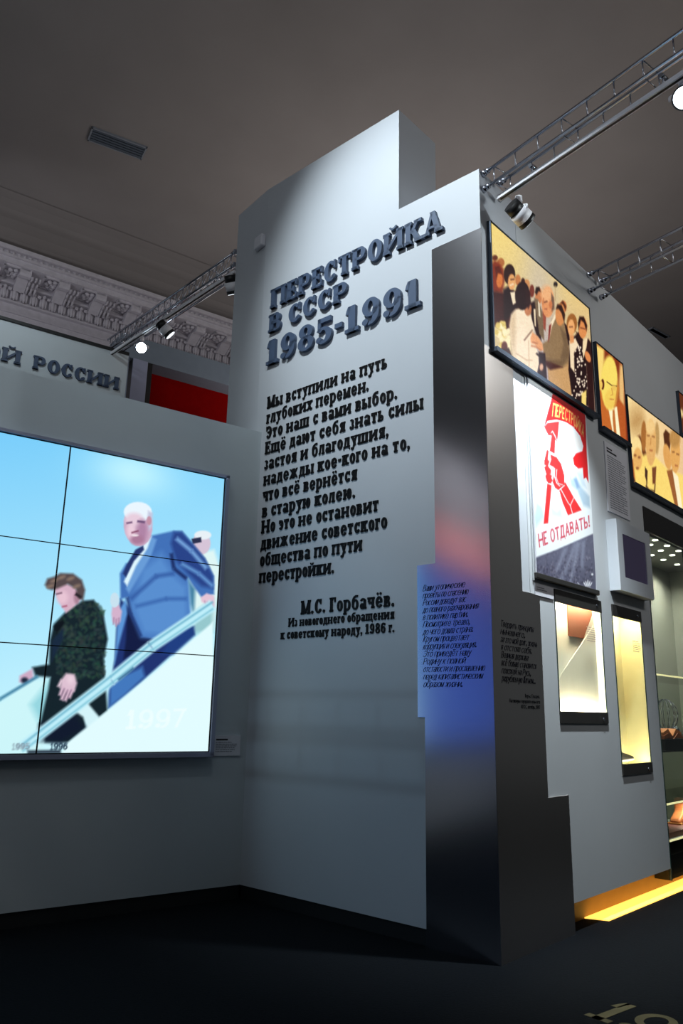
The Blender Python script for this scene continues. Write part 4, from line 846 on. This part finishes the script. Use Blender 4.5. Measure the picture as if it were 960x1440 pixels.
# ------------------------------------------------------------------ floor light strip and floor lettering
m = MB()
sp = [PC.pt(1.5, 0.001, -.15), PC.pt(7.2, 0.001, -.15), PC.pt(7.2, 0.001, .06), PC.pt(1.56, .001, .02)]
m.add(sp+[p+np.array([0, 0, .008]) for p in sp], [(0, 3, 2, 1), (4, 5, 6, 7), (0, 1, 5, 4), (1, 2, 6, 5), (2, 3, 7, 6), (3, 0, 4, 7)])
m.build('floor_light_strip', mat('amber_light_strip', (255, 230, 140), .4, emit=(255, 192, 84), strength=1.75, var=0), label='glowing amber light strip on the floor along the right wall', category='light strip')
FL = mat('floor_numerals', (84, 78, 50), .9, var=.1)  # flat numerals in one olive tone, paler than the carpet
o19 = onz(822, 1428, 0); ex = onz(890, 1452, 0)-o19; ex = ex/np.linalg.norm(ex); ey = np.array([-ex[1], ex[0], 0])
m = MB(); gl, wd = SANS.line('1991', .06)
for ch, ps in gl[:4]:
    for p in ps:
        pts = [o19+ex*x*.30+ey*y*.34 for x, y in p]; m.plan(pts, .0005, .002)
m.build('floor_lettering', FL, label='pale year numerals lying flat on the dark floor at lower right', category='floor lettering')

# ================================================================== BACKGROUND EXHIBITION
ft = thing('text_partition', 'pale partition with large dark raised letters in front of the cornice', 'exhibition partition', PT.pt(-2.5, 0, -.2))
m = MB(); m.box(PT, -10, -.15, 0, 6.19, -.55, 0); m.build('panel', PARTN, ft)
m = MB(); m.box(PT, -.15, -.135, 0, 6.16, -.55, -.004); m.build('end_panel', mat('slate_end', (120, 130, 148), .5), ft, label='slate grey end panel')
m = MB(); m.box(PT, -10, -.15, 6.15, 6.19, 0, .02); m.build('top_trim', DARKBASE, ft)
gl = set_line(PT, HEAVY, 'РОССИИ', -1.365, -.24, 5.61, .178, 0, .03) + set_line(PT, HEAVY, 'НОВОЙ', -2.55, -1.50, 5.61, .178, 0, .03)
for ch, lm in gl: lm.build('raised_letter', LETTER, ft)
m = MB(); q = hit(PT, 186, 515, -.3); m.box(Pl(PT.pt(-.135, 0), AB+math.pi/2), .22, .34, 5.78, 5.93, 0, .03)
m.build('switch_box', PAPER, label='small white box on the end panel of the far lettered partition', category='switch box')
rp = thing('red_portal', 'dark grey portal with a deep red panel, beyond the far lettered partition', 'portal', PR.pt(1.2, 0, -.3))
h0 = hit(PR, 209, 479)[1]; h1 = hit(PR, 213, 511)[1]; uL = hit(PR, 205, 520)[0]
m = MB(); m.box(PR, uL-.4, 4.5, h1, h0, -.5, 0); m.build('header', mat('portal_grey', (116, 128, 142), .55), rp)
m = MB(); m.box(PR, uL-.2, uL+.10, 0, h1, -.5, -.01); m.build('side_post', BLACK, rp)
m = MB(); m.box(PR, uL-.2, uL+.02, 0, h1, -.02, .01); m.build('edge_trim', SILVER, rp)
m = MB(); m.box(PR, uL+.1, 4.5, 0, h1, -.42, -.34); m.build('red_panel', REDP, rp)
# pink banner and its lamp, added out of view for the steel's pink reflection
m = MB(); m.box(PB, -8.3, -3.2, 3.64, 4.2, .005, .03)
m.build('reflection_banner', mat('reflection_pink', (236, 150, 150), .8), label='long pink banner added out of view above the video wall for the steel reflection', category='banner')
lamp_spot('banner_fill', PB.pt(-5.5, 6.5, 2.2), PB.pt(-5.5, 4.2, -.2), 620, 90, 1.0, (1, .97, .95))

m = MB(); m.box(PB, -8.3, -3.2, 4.2, 5.3, .005, .03)  # grey panel added out of view for the grey band mirrored in the steel
m.build('reflection_panel', mat('reflection_grey', (128, 130, 136), .7), label='plain grey panel added out of view above the pink banner for the grey band in the steel', category='panel')
# ================================================================== TRUSSES, TRACKS AND SPOTLIGHTS
def truss(label, p, ang, length, wd, ht, diag=False, track=None, rung=.22):
    d = np.array([math.cos(ang), math.sin(ang), 0]); n = np.array([-d[1], d[0], 0]); z = np.array([0, 0, 1.0])
    t = thing('lighting_truss', label, 'lighting truss', p, 'chrome lighting trusses')
    P = lambda s, a, b: np.array(p)+d*s+n*a+z*b
    for a in (0, wd):
        for b in (0, -ht):
            m = MB(); m.cone(P(0, a, b), P(length, a, b), .0135, .0135, 10); m.build('chord', CHROME, t)
            m = MB(); m.cone(P(-.012, a, b), P(.03, a, b), .03, .022, 12); m.ball(P(.045, a, b), .024, .024, .024, 10, 6); m.build('end_fitting', CHROME, t)
    k = 0; s = rung*.5
    def bar(name, p0, p1, r):
        m = MB(); m.cone(p0, p1, r, r, 6); m.build(name, CHROME, t)
    while s < length:
        for a in (0, wd): bar('rung', P(s, a, 0), P(s, a, -ht), .0055)
        if k % 3 == 0:
            for b in (0, -ht): bar('cross_bar', P(s, 0, b), P(s, wd, b), .0055)
        if diag and s+rung < length:
            for a in (0, wd): bar('brace', P(s, a, 0), P(s+rung, a, -ht), .005)
        s += rung; k += 1
    if track is not None:
        a, drop, s0 = track
        tp = Pl(P(0, a, 0), ang); m = MB(); zt_ = p[2]-ht-drop
        m.box(tp, s0, length, zt_-.035, zt_, -.022, .022)
        tk = thing('lighting_track', 'white power track hung under the '+label.split(' with')[0], 'lighting track', P(s0, a, -ht-drop), 'white lighting tracks')
        m.build('rail', ALU, tk)
        m = MB(); m.box(tp, s0+.02, length, zt_-.037, zt_-.035, -.009, .009); m.build('slot', BLACK, tk, label='black conductor slot')
        for s in np.arange(s0+.35, length, 1.1):
            m = MB(); m.cone(P(s, a, -ht-drop), P(s, a, -ht+.01), .012, .012, 8); m.cone(P(s, a-.03, -ht), P(s, a+.03, -ht), .018, .018, 8); m.build('clamp', CHROME, tk)
    return t
def spotlight(label, top, aim, lens, r=.075, L=.2):
    """track spotlight: adapter at 'top', barrel hanging below and pointing along aim"""
    top = np.array(top, float); aim = np.array(aim, float); aim /= np.linalg.norm(aim); c0 = top-np.array([0, 0, .15])
    t = thing('track_spotlight', label, 'spotlight', c0, 'track spotlights')
    m = MB(); m.cone(top, top-np.array([0, 0, .05]), .028, .028, 10); m.cone(top-np.array([0, 0, .05]), top-np.array([0, 0, .09]), .014, .014, 8)
    side = np.cross(aim, [0, 0, 1.0]); side /= np.linalg.norm(side)
    for s in (-1, 1): m.tube([top-np.array([0, 0, .085]), c0+side*s*(r+.012)+np.array([0, 0, .03]), c0+side*s*(r+.012)], .008, 6)
    m.build('yoke', ALU, t)
    b = c0-aim*L*.5; f = c0+aim*L*.5
    m = MB(); m.cone(b, b+aim*L*.38, r*.86, r*.9, 24); m.build('rear_housing', BLACK, t, label='black rear housing')
    m = MB(); m.cone(b+aim*L*.38, b+aim*L*.82, r, r, 24); m.build('barrel', ALU, t, label='white barrel')
    m = MB(); m.cone(b+aim*L*.82, f, r*.98, r*1.02, 24); fr = m.build('front_ring', BLACK, t)
    m = MB(); m.cone(f, f+aim*.004, r*.86, r*.86, 24); m.build('lens', lens, fr)
    return t
A54 = math.radians(-54)
tp = PC.pt(.052, 5.736, .012)
truss('chrome truss with rungs from the tower top towards the upper right', tp, A54, 4.6, .19, .145, track=(.10, .06, .06))
truss('chrome box truss beside the first backlit photos', PC.pt(1.99, 5.73, .012), A54, 4.0, .19, .18)
q0 = onz(334, 352, 6.35); q1 = onz(151.5, 478, 6.35); dl = q1-q0; al = math.atan2(dl[1], dl[0]); dl1 = dl/np.linalg.norm(dl); EX = (-3.12-(q0-PA.o)@PA.d)/((-dl1)@PA.d)-.015; qs = q0-dl1*EX
truss('thin chrome truss reaching the far lettered partition', qs, al, np.linalg.norm(dl)+EX, -.16, .16, diag=True, track=(-.02, .06, .0), rung=.14)
spotlight('black and white spotlight hanging beside the tower corner, above the largest photo', onz(729, 277, 5.50)-np.array([0, 0, 0.0]), PC.d*.75+PA.d*.25-np.array([0, 0, .42]), LENS)
gl_ = PC.pt(-.15, 5.53, 1.62)
spotlight('glaring spotlight on the track at the upper right picture edge', gl_, CAM-gl_, LENSHOT)
tl = lambda x, y: onz(x, y, 6.13)
spotlight('glaring spotlight at the far end of the left track', tl(200, 474), CAM-tl(200, 474), LENSHOT, r=.075)
spotlight('angled spotlight between the glaring lamp and the tower on the left track', tl(233, 447), (.75, .3, -.75), LENS)
spotlight('spotlight half hidden behind the left edge of the tower', tl(327, 383), (.2, .5, -.85), LENS)
# truss hanging parallel to the lettered front, outside the view; a far lamp throws its shadow on the white panel
hp = PA.pt(-3.0, 4.82, 4.5)
truss('chrome truss hung in front of the tower, outside the picture', hp, AA, 4.8, -.19, .18, rung=.2)
FARLAMP = PA.pt(-1.6, 8.0, 9.0)
lamp_spot('far_blue_spot_light', FARLAMP, PA.pt(-1.25, 1.25), 235, 15, .6, (.50, .78, 1.0), .035)
# lamp that lights the title, hung outside the view
spotlight('spotlight over the camera aimed at the tower title', TITLE_LAMP+np.array([0, 0, .15])+(TITLE_LAMP-PA.pt(-.80, 5.30))*.05, PA.pt(-.80, 5.30)-TITLE_LAMP, LENS)

# ceiling vents
def vent(label, pts):
    g = [onz(x, y, 9.0) for x, y in pts]; c = sum(g)/4; a = g[1]-g[0]; L = np.linalg.norm(a); a = a/L; W = np.linalg.norm(g[3]-g[0]); b = np.array([-a[1], a[0], 0])
    vp = Pl(c-np.array([0, 0, c[2]]), math.atan2(a[1], a[0])); t = thing('ceiling_vent', label, 'air vent', c-np.array([0, 0, .03]), 'ceiling vents')
    m = MB(); f = .02
    m.box(vp, -L/2, L/2, 8.975, 9.0, -W/2, -W/2+f); m.box(vp, -L/2, L/2, 8.975, 9.0, W/2-f, W/2); m.box(vp, -L/2, -L/2+f, 8.975, 9.0, -W/2, W/2); m.box(vp, L/2-f, L/2, 8.975, 9.0, -W/2, W/2)
    m.build('frame', mat('vent_frame', (140, 146, 156), .5), t)
    m = MB()
    for k in range(5): o = -W/2+f+(k+.5)*(W-2*f)/5; m.box(vp, -L/2+f, L/2-f, 8.98, 8.985, o-.018, o+.018)
    m.build('slats', mat('vent_slats', (84, 94, 106), .5), t)
    m = MB(); m.box(vp, -L/2+f, L/2-f, 8.992, 8.999, -W/2+f, W/2-f); m.build('duct_backing', BLACK, t)
vent('slim rectangular vent in the ceiling at the upper left', [(130, 177), (208, 206), (199, 224), (122, 195)])
vent('small vent in the ceiling above the right wall', [(916, 459), (940, 472), (936, 476), (912, 463)])
